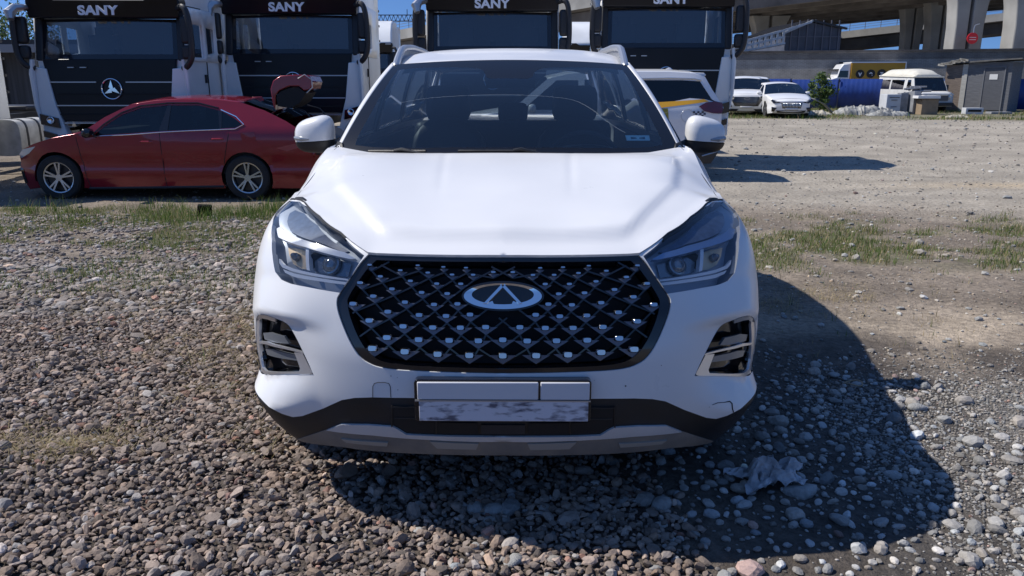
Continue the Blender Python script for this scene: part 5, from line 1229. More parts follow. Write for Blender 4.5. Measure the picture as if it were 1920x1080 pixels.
for r_ in range(3):
    for c_ in range(6):
        if (r_+c_)%2==0: x0=1297+c_*4;y0=207+r_*3.3;side_decal(taxi,tsd,tSS,'chequer_square',tx([(x0,y0),(x0+4,y0),(x0+4,y0+3.3),(x0,y0+3.3)]),CH,1,.007,.05)
side_decal(taxi,tsd,tSS,'tail_lamp',tx([(1308,199),(1322,192),(1340,190),(1354,193),(1356,204),(1352,212),(1335,211),(1318,207)]),REDL,1,.012,.05)
c0=tx([(1287,215)])[0];wl([(c0[0]+.10*math.cos(a),c0[1]+.10*math.sin(a)) for a in np.linspace(0,6.28,25)],.003,'fuel_flap_seam',SATIN,.003,taxi,tsd,tSS)
wl(tx([(1232,214),(1252,208),(1254,240),(1234,250)]),.002,'fender_seam',SATIN,.003,taxi,tsd,tSS)
wl(tx([(1200,150),(1255,149),(1300,150),(1314,153)]),.010,'roof_rail',SATIN,.014,taxi,tsd,tSS)
wl(tx([(1318,288),(1345,282),(1350,278)]),.02,'bumper_trim',SATIN,.012,taxi,tsd,tSS)
m=MB();sp_=tx([(1296,138),(1322,139),(1326,143),(1318,148),(1298,147)]);m.prism(sp_,lambda u,v,q:(q,u,v),-.60,.60);m.build('rear_spoiler',TSILV,taxi,bevel=.01)
m=MB();m.prism(tx([(1250,137),(1266,130),(1272,129),(1272,137)]),lambda u,v,q:(q,u,v),-.02,.02);m.build('shark_antenna',TSILV,taxi,bevel=.006)
# ---- far white SUV and sedan at the fence
SLG=mat('slat_chrome',(.6,.62,.65),.2,metal=.7)
prof=[(.12,.25),(.03,.38),(.0,.60),(.05,.86),(.10,.94),(.50,1.04),(1.05,1.12),(1.78,1.60),(2.2,1.68),(3.0,1.70),(3.9,1.62),(4.25,1.15),(4.40,.95),(4.42,.5),(4.3,.28)]
wins=[('door_glass',[(1.35,1.14),(2.3,1.14),(2.3,1.56),(1.9,1.56)],DGLASS),('door_glass',[(2.4,1.14),(3.9,1.2),(3.75,1.56),(2.4,1.58)],DGLASS)]
st_=[]
fc=[('grille',[(-.52,.86),(.52,.86),(.66,.72),(.50,.46),(-.50,.46),(-.66,.72)],GLBLK,.012),('headlight',[(.54,.86),(.86,.95),(.86,.80),(.68,.74)],GLBLK,.012),('fog_lamp',[(.68,.58),(.85,.62),(.84,.42),(.62,.42)],GLBLK,.012),('lower_bumper',[(-.8,.22),(.8,.22),(.8,.34),(-.8,.34)],TBLK,.012),('licence_plate',[(-.26,.36),(.26,.36),(.26,.46),(-.26,.46)],mat('plate_white',(.6,.6,.6),.4),.03)]
for zz in (.52,.58,.64,.70,.76,.81):
    for k in range(-6,7):
        x=k*.085+(.04 if int(zz*100)%4==0 else 0)
        if abs(x)<.46: fc.append(('grille_stud',[(x-.012,zz),(x+.012,zz),(x+.012,zz+.012),(x-.012,zz+.012)],CHROME,.02))
fc=[f for f in fc if f[0]!='grille_stud' or f[1][0][0]<-.001 or True]
sp=dict(L=4.42,W=.92,paint=WHITE2,prof=prof,segs=[(0,4,'front_bumper',None),(4,6,'bonnet',None),(6,7,'windscreen',CARGLASS),(7,10,'roof',None),(10,11,'rear_window',DGLASS),(11,14,'tailgate',None)],belt=1.12,tumble=.42,wheels=(.87,3.52),wr=.35,sill=.26,windows=wins,cabin=(1.15,4.0),front_n=5,rear_n=3,crown=.06,mirror=(1.5,1.14),face=fc,handles=[(2.05,1.0),(2.95,1.02)])
fs,_,_,_=make_car('white_suv',sp);q=at(1398,218,36.3);fs.location=(q.x,36.3,LOW);fs.rotation_euler=(0,0,R(-12))
tag(fs,'distant white SUV with oval badged black grille, parked beside the white sedan','car')
m=MB();m.lathe([(0,.13),(-.02,.12),(-.02,.10),(0,.09)],(0,-.08,.78),'y',CHROME,24);o=m.build('emblem',CHROME,fs);o.scale=(1,1,.5);o.location=(0,0,.39)
fs2=dup_tree(fs);fs2.location=(q.x+1.9,41.5,LOW);fs2.rotation_euler=(0,0,R(-14));fs2['label']='distant white SUV with only roof and windscreen showing over the other white cars'
prof=[(.12,.22),(.03,.32),(.0,.52),(.04,.68),(.14,.76),(.60,.88),(1.15,.97),(1.95,1.38),(2.4,1.44),(2.9,1.44),(3.5,1.34),(4.2,1.10),(4.6,1.08),(4.68,.8),(4.66,.4),(4.5,.25)]
wins=[('door_glass',[(1.5,.99),(2.45,1.0),(2.45,1.36),(2.1,1.34)],DGLASS),('door_glass',[(2.52,1.0),(3.7,1.04),(3.35,1.30),(2.9,1.38),(2.52,1.38)],DGLASS)]
fc=[('headlight',[(.42,.66),(.80,.78),(.84,.72),(.72,.62)],GLBLK,.012),('bumper_vent',[(.60,.44),(.82,.48),(.80,.28),(.70,.28)],GLBLK,.012),('lower_intake',[(-.55,.24),(.55,.24),(.62,.33),(-.62,.33)],GLBLK,.012),('grille',[(-.44,.66),(.44,.66),(.38,.42),(-.38,.42)],GLBLK,.012),('badge',[(-.05,.735),(.05,.735),(.05,.755),(-.05,.755)],SATIN,.014),('licence_plate',[(-.26,.34),(.26,.34),(.26,.44),(-.26,.44)],MATS['plate_white'],.03)]
for k in range(-6,7): fc.append(('grille_slat',[(k*.06-.012,.45),(k*.06+.012,.45),(k*.06+.012,.64),(k*.06-.012,.64)],SLG,.025))
sp=dict(L=4.68,W=.91,paint=WHITE2,prof=prof,segs=[(0,4,'front_bumper',None),(4,6,'bonnet',None),(6,7,'windscreen',CARGLASS),(7,10,'roof',None),(10,11,'rear_window',DGLASS),(11,12,'boot_lid',None),(12,15,'rear_bumper',None)],belt=.99,tumble=.5,wheels=(.9,3.6),wr=.33,sill=.18,windows=wins,cabin=(1.35,3.7),front_n=5,rear_n=3,crown=.06,mirror=(1.6,.99),face=fc,handles=[(2.25,.86),(3.15,.88)],waist=.8)
ws_,_,_,_=make_car('white_sedan',sp);q=at(1476,221,35.0);ws_.location=(q.x,34.6,LOW);ws_.rotation_euler=(0,0,R(-5))
tag(ws_,'distant white sedan with upright slatted grille parked at the edge of the gravel','car')
for o in (red,taxi,fs,fs2,ws_):
    if '_' in o.keys(): del o['_']
# ================================================================ YARD EDGE AT THE RIGHT
def brick(name,c1,c2,mortar,sx,axis_='XZ',rough=.9,bw=.5):
    m=bpy.data.materials.new(name);m.use_nodes=True;n,l=nodes(m);b=n['Principled BSDF'];b.inputs['Roughness'].default_value=rough
    tc=n.new('ShaderNodeTexCoord');s_=n.new('ShaderNodeSeparateXYZ');c_=n.new('ShaderNodeCombineXYZ');l.new(tc.outputs['Object'],s_.inputs[0]);l.new(s_.outputs['X'],c_.inputs['X']);l.new(s_.outputs['Z'],c_.inputs['Y'])
    t=n.new('ShaderNodeTexBrick');t.inputs['Color1'].default_value=(*c1,1);t.inputs['Color2'].default_value=(*c2,1);t.inputs['Mortar'].default_value=(*mortar,1);t.inputs['Scale'].default_value=sx;t.inputs['Mortar Size'].default_value=.018;t.inputs['Brick Width'].default_value=bw;t.inputs['Row Height'].default_value=.16;l.new(c_.outputs[0],t.inputs['Vector'])
    no=n.new('ShaderNodeTexNoise');no.inputs['Scale'].default_value=.9;no.inputs['Detail'].default_value=8;l.new(tc.outputs['Object'],no.inputs['Vector'])
    mr=n.new('ShaderNodeMapRange');mr.inputs['From Min'].default_value=.3;mr.inputs['From Max'].default_value=.7;mr.inputs['To Min'].default_value=.6;mr.inputs['To Max'].default_value=1.15;l.new(no.outputs[0],mr.inputs[0])
    v=n.new('ShaderNodeVectorMath');v.operation='SCALE';l.new(t.outputs['Color'],v.inputs[0]);l.new(mr.outputs[0],v.inputs['Scale']);l.new(v.outputs[0],b.inputs['Base Color']);return m
BRICK=brick('grey_brick',(.33,.315,.29),(.26,.25,.235),(.42,.41,.39),2.0)
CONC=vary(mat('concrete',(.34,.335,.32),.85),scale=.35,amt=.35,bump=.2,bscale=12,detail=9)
CONCD=vary(mat('concrete_dark',(.16,.15,.145),.9),scale=.4,amt=.5,detail=9)  # darker concrete for decks, girders, pier recesses and the walkway
BLUE=vary(mat('blue_sheet',(.018,.055,.27),.5),scale=2,amt=.25)
WOODG=vary(mat('grey_boards',(.17,.175,.19),.8),scale=3,amt=.35,stretch=(1,1,9),bump=.3,bscale=20)
WOODB=vary(mat('weathered_wood',(.25,.20,.165),.85),scale=3,amt=.45,stretch=(1,1,10),bump=.3,bscale=20)
WOODL=vary(mat('pale_boards',(.48,.47,.43),.8),scale=4,amt=.25,stretch=(1,1,12))
def wallpts(px0,Y0,px1,Y1): return at(px0,100,Y0),at(px1,100,Y1)
# brick wall
A,B=wallpts(1340,53,2080,46);d=(B-A);d.z=0;Lw=d.length;ang=math.atan2(d.y,d.x)
bw=thing('brick_wall','long weathered grey brick wall behind the blue fence, under the overpass','wall',(A.x,A.y,LOW),ang)
m=MB();m.box((Lw/2-6,.2,1.60),(Lw+12,.4,3.2));m.build('wall_body',BRICK,bw)
m=MB();m.box((Lw/2-6,.17,3.24),(Lw+12,.55,.12));m.build('coping',vary(mat('dark_coping',(.10,.09,.085),.8),2,.4),bw)
m=MB();m.box((Lw/2-6,-.004,2.95),(Lw+12,.03,.36));m.build('parapet_band',brick('dark_brick',(.17,.16,.15),(.13,.125,.12),(.22,.21,.2),2.0),bw)
m=MB();m.box((Lw*.385,-.01,2.47),(1.5,.05,.28));m.build('vent_slot',DARK,bw)
# blue fence
A,B=wallpts(1330,46.5,2050,42.5);d=B-A;d.z=0;Lf=d.length;ang=math.atan2(d.y,d.x)
bf=thing('blue_fence','long blue sheet metal fence in front of the grey brick wall','fence',(A.x,A.y,LOW),ang)
n=int(Lf/2.5)
for k in range(n+1):
    rr_=random.uniform(-.03,.03);o=bpy.data.objects
    m=MB();nu=40;V=[];x0=k*2.5-3
    for i in range(nu+1):
        x=x0+2.46*i/nu;y=.006*math.sin(i*math.pi/2);V+=[(x,y,.05),(x,y,1.62+rr_)]
    m.add(V,[(2*i,2*i+1,2*i+3,2*i+2) for i in range(nu)],None,False);m.build('fence_panel',BLUE,bf,solid=.006)
    MB().box((x0-.02,-.05,.82),(.05,.05,1.64)).build('fence_post',mat('post_dark',(.04,.045,.07),.5),bf)
# lamp/pole in front of fence handled as fence posts; yellow box truck behind the fence
q=at(1640,150,48.6)
bt=thing('box_truck','white cab truck with a yellow box body marked v e z, behind the blue fence','truck',(q.x-.30,48.6,LOW),R(-10))
YB=vary(mat('box_yellow',(.50,.27,.02),.5),1,.15)
m=MB();m.box((.15,0,1.88),(2.9,2.2,1.28));m.build('cargo_box',YB,bt)
m=MB();m.box((.15,0,2.54),(2.96,2.26,.06));m.build('box_edge',WHITE2,bt);MB().box((1.61,-1.08,1.9),(.06,.07,1.3)).build('box_edge',WHITE2,bt);MB().box((.25,0,.9),(4.6,1.8,.25)).build('truck_frame',TBLK,bt)
m=MB();m.prism([(-1.32,1.1),(-1.32,2.50),(-1.75,2.46),(-1.95,2.15),(-2.05,1.72),(-2.65,1.52),(-2.75,1.1)],lambda u,v,q_:(u,q_,v),-1.0,1.0,WHITE2);cb=m.build('cab',WHITE2,bt,bevel=.05)
MB().prism([(-1.45,1.70),(-1.45,2.08),(-1.90,2.08),(-2.0,1.72)],lambda u,v,q_:(u,q_,v),-1.02,-.98,DGLASS).build('cab_window',DGLASS,cb);MB().box((-2.05,0,2.14),(.35,1.9,.06)).build('sun_visor',TBLK,cb)
for k,ch in enumerate(('v','e','z','')):
    x=-.82+.585*k;z_=1.90+.012*k;m=MB();m.cyl((x,-1.10,z_),(x,-1.125,z_),.235,None,28);dc=m.build('logo_disc',mat('logo_black',(.01,.01,.012),.5),bt)
    if ch: text_mesh(ch,.40,.004,'logo_letter',mat('logo_white',(.8,.8,.8),.5),dc,(x,-1.13,z_),bold=.012)
for x in (-1.9,1.1):
    for s in (-1,1): wheel('wheel',bt,(x,s*.9,.42),.42,.25,s,6,axis='y')
# ---- old van
CREAM=vary(mat('cream_roof',(.66,.63,.54),.5),3,.12);VW=vary(mat('van_white',(.62,.62,.61),.5),3,.15)
q=at(1712,205,41.5)
van=thing('old_van','old white van with a cream raised roof, parked among scrap by the grey shed','van',(q.x+.80,40.9,LOW),R(5));van.scale=(.92,.92,.95)
def vx(y,z): return .93-.16*max(0,z-1.25)-.05*max(0,.5-z)
def vside(y,z): y=np.asarray(y,float);z=np.asarray(z,float);return np.stack([.93-.16*np.maximum(0,z-1.25)+0*y,y+0*z,z+0*y],-1)
body=[(0,.30),(-.05,.55),(-.02,.95),(.18,1.02),(.55,1.08),(.95,1.80),(4.5,1.86),(4.62,1.0),(4.6,.32)]
arches=circ(3.6,.36,.42,-12,192,12)+circ(.75,.36,.42,-12,192,12)
w1=[(.98,1.12),(1.45,1.12),(1.45,1.66),(1.12,1.66)];w2=[(1.75,1.15),(3.05,1.15),(3.05,1.66),(1.75,1.66)];w3=[(3.2,1.15),(4.35,1.15),(4.3,1.66),(3.2,1.66)]
P,rg=cdt(body+arches,[('a',w1),('b',w2),('c',w3)],.3)
VS=1 if off(vside,1.5,.6,.1)[0]>.93 else -1
for s in (-1,1):
    surf_obj('van_side',rg['rest'],VW,van,both=False,P2=P,fn=vside,solid=.03*VS,sides=(s,))
    for k in 'abc': surf_obj('side_window',rg[k],GLASSD,van,d=-.01*VS,both=False,P2=P,fn=vside,sides=(s,))
    for y in (.75,3.6): wheel('wheel',van,(s*.80,y,.36),.36,.2,s,6)
    for pts in ([(.92,1.05),(.96,.45)],[(1.60,1.75),(1.60,.45)]): MB().tube([(s*(vx(*p)+.004),p[0],p[1]) for p in pts],.010,None,5).build('door_seam',DARK,van)
    MB().box((s*.95,1.5,1.0),(.03,.16,.05)).build('door_handle',TBLK,van);MB().box((s*1.08,.85,1.25),(.14,.06,.30)).build('side_mirror',TBLK,van,bevel=.02)
    m=MB();m.lathe([(0,.13),(-.03,.12),(-.035,.001)],(s*.66,-.04,.78),'y',None,18);m.build('headlight',mat('van_lamp',(.4,.42,.45),.1,metal=.5),van)
def strip(pts,nm,mm,solid=.02,cr=.0):
    m=MB();n=9;V=[(vx(0,z)*u,y-cr*(1-u*u),z) for y,z in pts for u in np.linspace(-1,1,n)];m.add(V,[(i*n+j,i*n+j+1,(i+1)*n+j+1,(i+1)*n+j) for i in range(len(pts)-1) for j in range(n-1)],None,True);return m.build(nm,mm,van,solid=solid)
strip([(0,.30),(-.05,.55),(-.02,.95)],'van_front',VW);strip([(-.02,.95),(.18,1.02),(.55,1.08)],'bonnet',VW);strip([(.55,1.08),(.95,1.78)],'windscreen',GLASSD,0,.0);strip([(4.5,1.86),(4.62,1.0),(4.6,.32)],'van_rear',VW)
MB().box((0,-.06,.74),(1.25,.05,.28)).build('grille',mat('van_grille',(.10,.10,.11),.5),van);MB().box((0,-.12,.42),(1.86,.12,.16)).build('front_bumper',TBLK,van,bevel=.02);MB().box((0,2.4,.5),(1.7,4.1,.3)).build('van_floor',DARK,van)
MB().box((0,-.09,.92),(1.8,.05,.05)).build('bonnet_trim',SATIN,van)
m=MB();pr=[(.95,1.78),(1.05,1.95),(1.5,2.16),(2.2,2.22),(4.1,2.20),(4.45,2.05),(4.52,1.84)]
V=[];us=np.linspace(-1,1,13)
for y,z in pr:
    for u in us: V.append((.86*u,y,1.80+(z-1.80)*(1-abs(u)**4)+.02))
n=13;m.add(V,[(i*n+j,i*n+j+1,(i+1)*n+j+1,(i+1)*n+j) for i in range(len(pr)-1) for j in range(n-1)],None,True);m.build('raised_roof',CREAM,van,solid=.03)
MB().tube([(-.87,.93,1.80),(-.87,4.5,1.87)],.03,None,6).build('roof_gutter',CREAM,van);MB().tube([(.87,.93,1.80),(.87,4.5,1.87)],.03,None,6).build('roof_gutter',CREAM,van);MB().tube([(-.87,.93,1.80),(.87,.93,1.80)],.035,None,6).build('screen_header',CREAM,van)
for x in (-.45,.45): MB().box((x,1.4,1.15),(.5,.15,.75)).build('seat',LEATHER,van)
MB().box((.28,.80,1.35),(.16,.01,.22)).build('paper_note',mat('paper',(.7,.7,.68),.8),van)
# ---- shed
A=at(1768,180,43.0);B=at(1891,180,41.0);d=B-A;d.z=0;Ls=d.length;ang=math.atan2(d.y,d.x)
sh=thing('wooden_shed','low shed of grey and brown boards with a door, right of the old van','shed',(A.x,A.y,LOW),ang)
L1=Ls*.26;L2=Ls*.34
MB().box((L1/2,1.2,1.16),(L1,2.4,2.32)).build('wood_wall',WOODB,sh);MB().box(((L1+L2)/2,1.17,1.18),(L2-L1,2.4,2.36)).build('pale_board_strip',WOODL,sh)
MB().box(((L2+Ls)/2,1.2,1.22),(Ls-L2,2.4,2.44)).build('grey_wall',WOODG,sh)
dr=MB().box((L2+(Ls-L2)*.62,-.02,1.12),(.86,.05,2.05)).build('door',vary(mat('door_grey',(.105,.11,.125),.7),4,.2,stretch=(1,1,6)),sh)
for a,b,c,e in ((-.46,1.12,.05,2.15),(.46,1.12,.05,2.15),(0,2.20,.97,.05)): MB().box((L2+(Ls-L2)*.62+a,-.03,b),(c,.07,e)).build('door_frame',mat('frame_grey',(.16,.165,.18),.7),sh)
MB().box((L2+(Ls-L2)*.62-.02,-.055,1.72),(.36,.01,.26)).build('door_notice',mat('paper',(.7,.7,.68),.8),dr)
m=MB();m.prism([(-.25,2.34),(Ls+.4,2.56),(Ls+.4,2.62),(-.25,2.42)],lambda u,v,q_:(u,q_,v),-.25,2.6);m.build('shed_roof',vary(mat('roof_felt',(.16,.155,.15),.8),3,.4),sh)
m=MB();rr=np.random.default_rng(3)
for k in range(10): x=-.2+Ls*.4*k/10;m.box((x,-.27,2.36+.02*k+rr.uniform(-.05,.03)),(.32,.03,.10+.06*rr.uniform()),rot=Matrix.Rotation(rr.normal(0,.15),3,'Y'))
m.build('torn_roof_edge',vary(mat('torn_felt',(.45,.42,.36),.8),6,.5),sh)
# ---- junk in front
def slab(name,label,cat,px,py,Y,size,m,rz=0,parts=None,dz=0,bevel=.01):
    q=at(px,py,Y);o=MB().box((0,0,size[2]/2),size).build(name,m,bevel=bevel);o.location=(q.x,Y,LOW+dz);o.rotation_euler=(0,0,rz);return tag(o,label,cat)
GREYM=vary(mat('grey_metal',(.28,.29,.31),.5),4,.3);APPL=vary(mat('appliance_white',(.55,.57,.60),.4),4,.12)
ap=slab('metal_cabinet','pale grey metal appliance cabinet standing in front of the old van','cabinet',1667,205,38.9,(.72,.6,.92),APPL,R(8))
for z in (.78,.66,.35): m=MB();m.box((0.02,-.31,z),(.5 if z>.7 else .3,.02,.025));m.build('cabinet_slot',DARK,ap)
slab('metal_locker','tall dark grey metal locker beside the pale cabinet','locker',1690,205,39.3,(.35,.5,.98),GREYM,R(-6))
sc=thing('scrap_pipes','bundle of grey scrap pipes and bent sheet leaning against the old van','scrap',(at(1702,200,39.6).x,39.6,LOW),0);rr=np.random.default_rng(8)
for k in range(8): a=(rr.uniform(-.35,.2),rr.uniform(-.2,.2),.55+.1*k);m=MB();m.cyl(a,(a[0]+.8,a[1]+rr.uniform(-.1,.1),a[2]+rr.uniform(-.05,.18)),.045,None,10);m.build('pipe',GREYM,sc)
for s in (-1,1): MB().box((s*.22,.05,.42),(.22,.25,.85)).build('crate_side',GREYM,sc,bevel=.01)
m=MB();m.grid(lambda u,v:(.35+.22*u,.0+.1*math.sin(u*5+v*3),1.02+.20*v+.06*math.sin(u*7)),list(np.linspace(-1,1,9)),list(np.linspace(-1,1,7)));m.build('bent_sheet',GREYM,sc,solid=.01,sharp=20)
slab('steel_post','tall grey steel box section standing right of the scrap pipes','post',1712,205,39.0,(.36,.4,1.05),GREYM,R(12))
cb_=slab('cardboard_box','brown cardboard box in front of the van bumper, white board on top','box',1736,207,38.6,(.80,.6,.70),vary(mat('cardboard',(.30,.225,.15),.8),5,.2),R(4))
o=MB().box((0,0,0),(1.05,.55,.13)).build('white_board',WHITE2,bevel=.01);o.location=(at(1738,178,38.5).x,38.5,LOW+.80);tag(o,'flat white board lying on the brown cardboard box','board')
sup=MB().box((0,0,0),(.6,.4,.07)).build('timber_packer',WOODB);sup.location=(at(1738,178,38.5).x,38.55,LOW+.7);tag(sup,'short timber packer between the cardboard box and white board','timber')
wb=slab('white_crate','small white crate lying in the grass before the shed','crate',1825,196,38.8,(.80,.45,.30),APPL,R(-5));MB().box((0,-.235,.17),(.6,.02,.10)).build('crate_opening',DARK,wb)
pl=slab('low_pallet','low grey pallet lying against the shed door','pallet',1875,196,39.2,(1.0,.5,.10),GREYM,0)
# tarpaulin heap
def heap(name,label,cat,px,Y,w,dp,h,m,seed,folds=9,n=6):
    r=np.random.default_rng(seed);mm=MB()
    for k in range(n):
        cx=w*(-.8+1.6*(k+.5)/n)*.9;ww=w*r.uniform(.32,.5);hh=h*(1-.75*abs(cx/w)**1.5)*r.uniform(.7,1.05);th=r.uniform(-.9,.9);r0=r.uniform(0,50);cy=r.uniform(-.3,.2)*dp
        def f(u,v):
            e=max(0,1-(abs(u)**2.2*.9+abs(v)**2.2))**.75;a=u*math.cos(th)+v*math.sin(th);wob=float(vnoise(u*2+r0,v*2+r0))*2.2;fo=(1-abs(math.sin(a*folds+wob*2.4)))**1.6*(.5+.6*float(vnoise(u*6+r0,v*6)))
            return (cx+u*ww*(1+.25*(wob-1)*.4),cy+v*dp*.8,hh*e*(.55+.35*wob*.5)+(.05+.30*hh)*fo*min(1,e*2.5+.15)*.55+.01)
        mm.grid(f,list(np.linspace(-1,1,44)),list(np.linspace(-1,1,22)))
    o=mm.build(name,m,sharp=22);q=at(px,200,Y);o.location=(q.x,Y,LOW);return tag(o,label,cat)
TARP=vary(mat('grey_tarpaulin',(.36,.36,.34),.6),5,.55)
heap('tarpaulin_heap','large crumpled grey tarpaulin heap in front of the blue fence','tarpaulin',1622,38.2,1.35,.6,.62,TARP,5,7,9)
heap('tarpaulin_heap','low spread of grey tarpaulin in front of the metal cabinet','tarpaulin',1668,37.2,1.0,.4,.28,TARP,9,7,5)
heap('rubbish_pile','pale rubble and rags lying beside the white sedan','rubbish',1532,37.6,.6,.4,.28,vary(mat('pale_rubble',(.50,.47,.40),.8),5,.5),12)
heap('rubbish_pile','flat pale rubbish on the grass edge before the white crate','rubbish',1798,35.0,.5,.2,.16,MATS['pale_rubble'],14)
m=MB();m.grid(lambda u,v:(.55*u,.25*v,.42-.38*u+.06*math.cos(u*3.2)+.02*v),list(np.linspace(-1,1,14)),[-1,0,1]);o=m.build('curved_sheet',GREYM,solid=.02);q=at(1545,195,38.6);o.location=(q.x,38.6,LOW);tag(o,'curved grey metal sheet leaning between the bush and the tarpaulin heap','metal sheet')
# bush and trees
def leaf_mat(name,c):
    m=mat(name,c,.6);n,l=nodes(m);b=n['Principled BSDF'];tr=n.new('ShaderNodeBsdfTranslucent');tr.inputs[0].default_value=(*[min(1,x*1.3) for x in c],1);mx=n.new('ShaderNodeMixShader');mx.inputs[0].default_value=.35
    l.new(b.outputs[0],mx.inputs[1]);l.new(tr.outputs[0],mx.inputs[2]);l.new(mx.outputs[0],n['Material Output'].inputs[0]);return m
LEAF=leaf_mat('leaf_green',(.085,.135,.035));LEAF2=leaf_mat('leaf_dark',(.05,.09,.03));BARK=vary(mat('bark',(.09,.075,.06),.9),6,.3)
def plant(name,label,cat,loc,h,w,nclump,leafs,ls,m,seed,trunk=.06,base=.25,group=None):
    r=np.random.default_rng(seed);t=thing(name,label,cat,loc,0,group);mb=MB();tops=[]
    mb.tube([(0,0,-.1),(.03*h,0,h*.3),(.0,.02*h,h*.62),(.02*h,0,h*.9)],[trunk,trunk*.8,trunk*.5,trunk*.15],None,7)
    for k in range(nclump):
        a=r.uniform(0,6.28);z=h*(base+(1-base)*r.uniform()**.9);rad=w*r.uniform(.25,1)*math.sin(math.pi*min(1,max(.1,(z/h-base*.6)/(1.05-base*.6))))**.6
        e=np.array([rad*math.cos(a),rad*math.sin(a),z]);s0=np.array([0,0,max(.1,z-.35*rad-.2*h*r.uniform())]);mb.tube([s0,(s0+e)/2+np.array([0,0,.04*h]),e],[trunk*.35,trunk*.2,trunk*.08],None,5);tops.append(e)
    mb.build('trunk',BARK,t)
    C_=np.array(tops)[r.integers(0,len(tops),leafs)];P=C_+r.normal(0,1,(leafs,3))*np.array([w*.16,w*.16,h*.055]);d1=r.normal(size=(leafs,3));d1/=np.linalg.norm(d1,axis=1,keepdims=True);d2=np.cross(d1,r.normal(size=(leafs,3)));d2/=np.linalg.norm(d2,axis=1,keepdims=True)
    s_=ls*np.exp(r.normal(0,.3,leafs))[:,None];V=np.stack([P-d1*s_,P+d2*s_*.5,P+d1*s_,P-d2*s_*.5],1).reshape(-1,3);me_obj('crown',mk_mesh('crown',V,np.arange(leafs*4).reshape(-1,4),m,False),t);return t
q=at(1537,200,41);plant('bush','leafy green bush growing against the blue fence beside the white sedan','bush',(q.x,41,LOW),1.75,.62,26,1500,.07,LEAF,51,.03,.1)
for k,(px,Y,h,w,lab) in enumerate(((38,46,6.9,1.3,'slim tree with sparse leaves, between the dark shed roof and the first truck'),(8,47,6.2,1.5,'sparse tree at the left border of the photo above the dark shed'),(92,48,6.8,1.2,'sparse tree seen through the window of the leftmost whole truck'))):
    q=at(px,100,Y);plant('young_tree',lab,'tree',(q.x,Y,LOW),h*.78,w,34,1300,.085,LEAF2,60+k,.07,.35,'sparse trees behind the dark shed')
for k,(px,Y,h,w,lab) in enumerate(((1790,150,7,5,''),)): pass
# ---- dark shed at left
q=at(20,150,24.5)
ls_=thing('dark_shed','long dark corrugated shed behind the trucks at the left border','shed',(q.x-4,24.5,LOW),0)
m=MB();m.box((0,3,1.25),(15.0,6,2.5));m.build('shed_wall',vary(mat('corrugated_dark',(.06,.065,.075),.6),1,.5,stretch=(12,1,.5)),ls_)
m=MB();m.box((0,2.6,2.62),(15.4,7.2,.14));m.build('shed_roof',vary(mat('shed_roof_dark',(.035,.035,.04),.7),2,.3),ls_);MB().box((0,-1.05,2.45),(15.4,.10,.22)).build('roof_fascia',mat('fascia_grey',(.20,.22,.25),.6),ls_)
for k in range(14): MB().box((-7+1.08*k,-.06,1.1),(.10,.10,2.2)).build('wall_post',mat('fascia_grey',(.20,.22,.25),.6),ls_)
# ---- steel gantry
q=at(742,34,80);gt=thing('steel_gantry','dark steel lattice gantry standing against the sky between two trucks','gantry',(q.x,80,LOW),0)
zg=q.z-LOW
for dz in (0,.55):
    MB().box((.6,0,zg+dz-.27),(5.2,.08,.08)).build('chord',TBLK,gt)
m=MB()
for k in range(13): x=-2+.4*k;m.bar((x,0,zg-.27),(x+.2,0,zg+.28),.05,.05);m.bar((x+.2,0,zg+.28),(x+.4,0,zg-.27),.05,.05)
m.build('lattice',TBLK,gt)
for x in (-1.9,): MB().box((x,0,zg/2+.6),(.22,.22,zg+1.2)).build('mast',mat('mast_grey',(.3,.32,.34),.6),gt)
MB().box((1.1,0,zg+.5),(.06,.06,.6)).build('antenna',TBLK,gt)
# ================================================================ OVERPASS
def deck(name,label,p0,p1,width,thick,parapet,slope_under=CONCD,rail=True,girders=5,fascia=CONC):
    """box-girder deck between two points p0,p1 (near edge, deck top)"""
    p0=Vector(p0);p1=Vector(p1);d=p1-p0;hd_=Vector((d.x,d.y,0)).normalized();nrm=Vector((-hd_.y,hd_.x,0))
    if nrm.y<0: nrm=-nrm
    t=thing(name,label,'overpass',tuple(p0));E=d
    def pr(poly,nm,m):
        q=MB();n=len(poly);V=[tuple(nrm*a+Vector((0,0,b))) for a,b in poly]+[tuple(E+nrm*a+Vector((0,0,b))) for a,b in poly];q.add(V,[tuple(range(n)),tuple(range(n,2*n))[::-1]]+[(i,n+i,n+(i+1)%n,(i+1)%n) for i in range(n)],None);return q.build(nm,m,t,sharp=20)
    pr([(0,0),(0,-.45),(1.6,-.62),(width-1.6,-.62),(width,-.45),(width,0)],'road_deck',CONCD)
    pr([(-.06,parapet),(-.06,-.47),(-.01,-.47),(.28,.02),(.22,parapet)],'parapet',fascia)
    for k in range(girders):
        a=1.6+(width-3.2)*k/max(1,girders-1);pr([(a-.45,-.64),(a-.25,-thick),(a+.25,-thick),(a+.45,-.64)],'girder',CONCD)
    if rail:
        L=E.length;n=int(L/2.2);rl=MB()
        for z in (.35,.7,1.05): rl.bar(Vector((0,0,parapet+z)),E+Vector((0,0,parapet+z)),.06,.05)
        for k in range(n+1): q=E*(k/n);rl.box(q+Vector((0,0,parapet+.55)),(.07,.07,1.1))
        rl.build('railing',mat('rail_grey',(.16,.18,.22),.5),t)
    return t
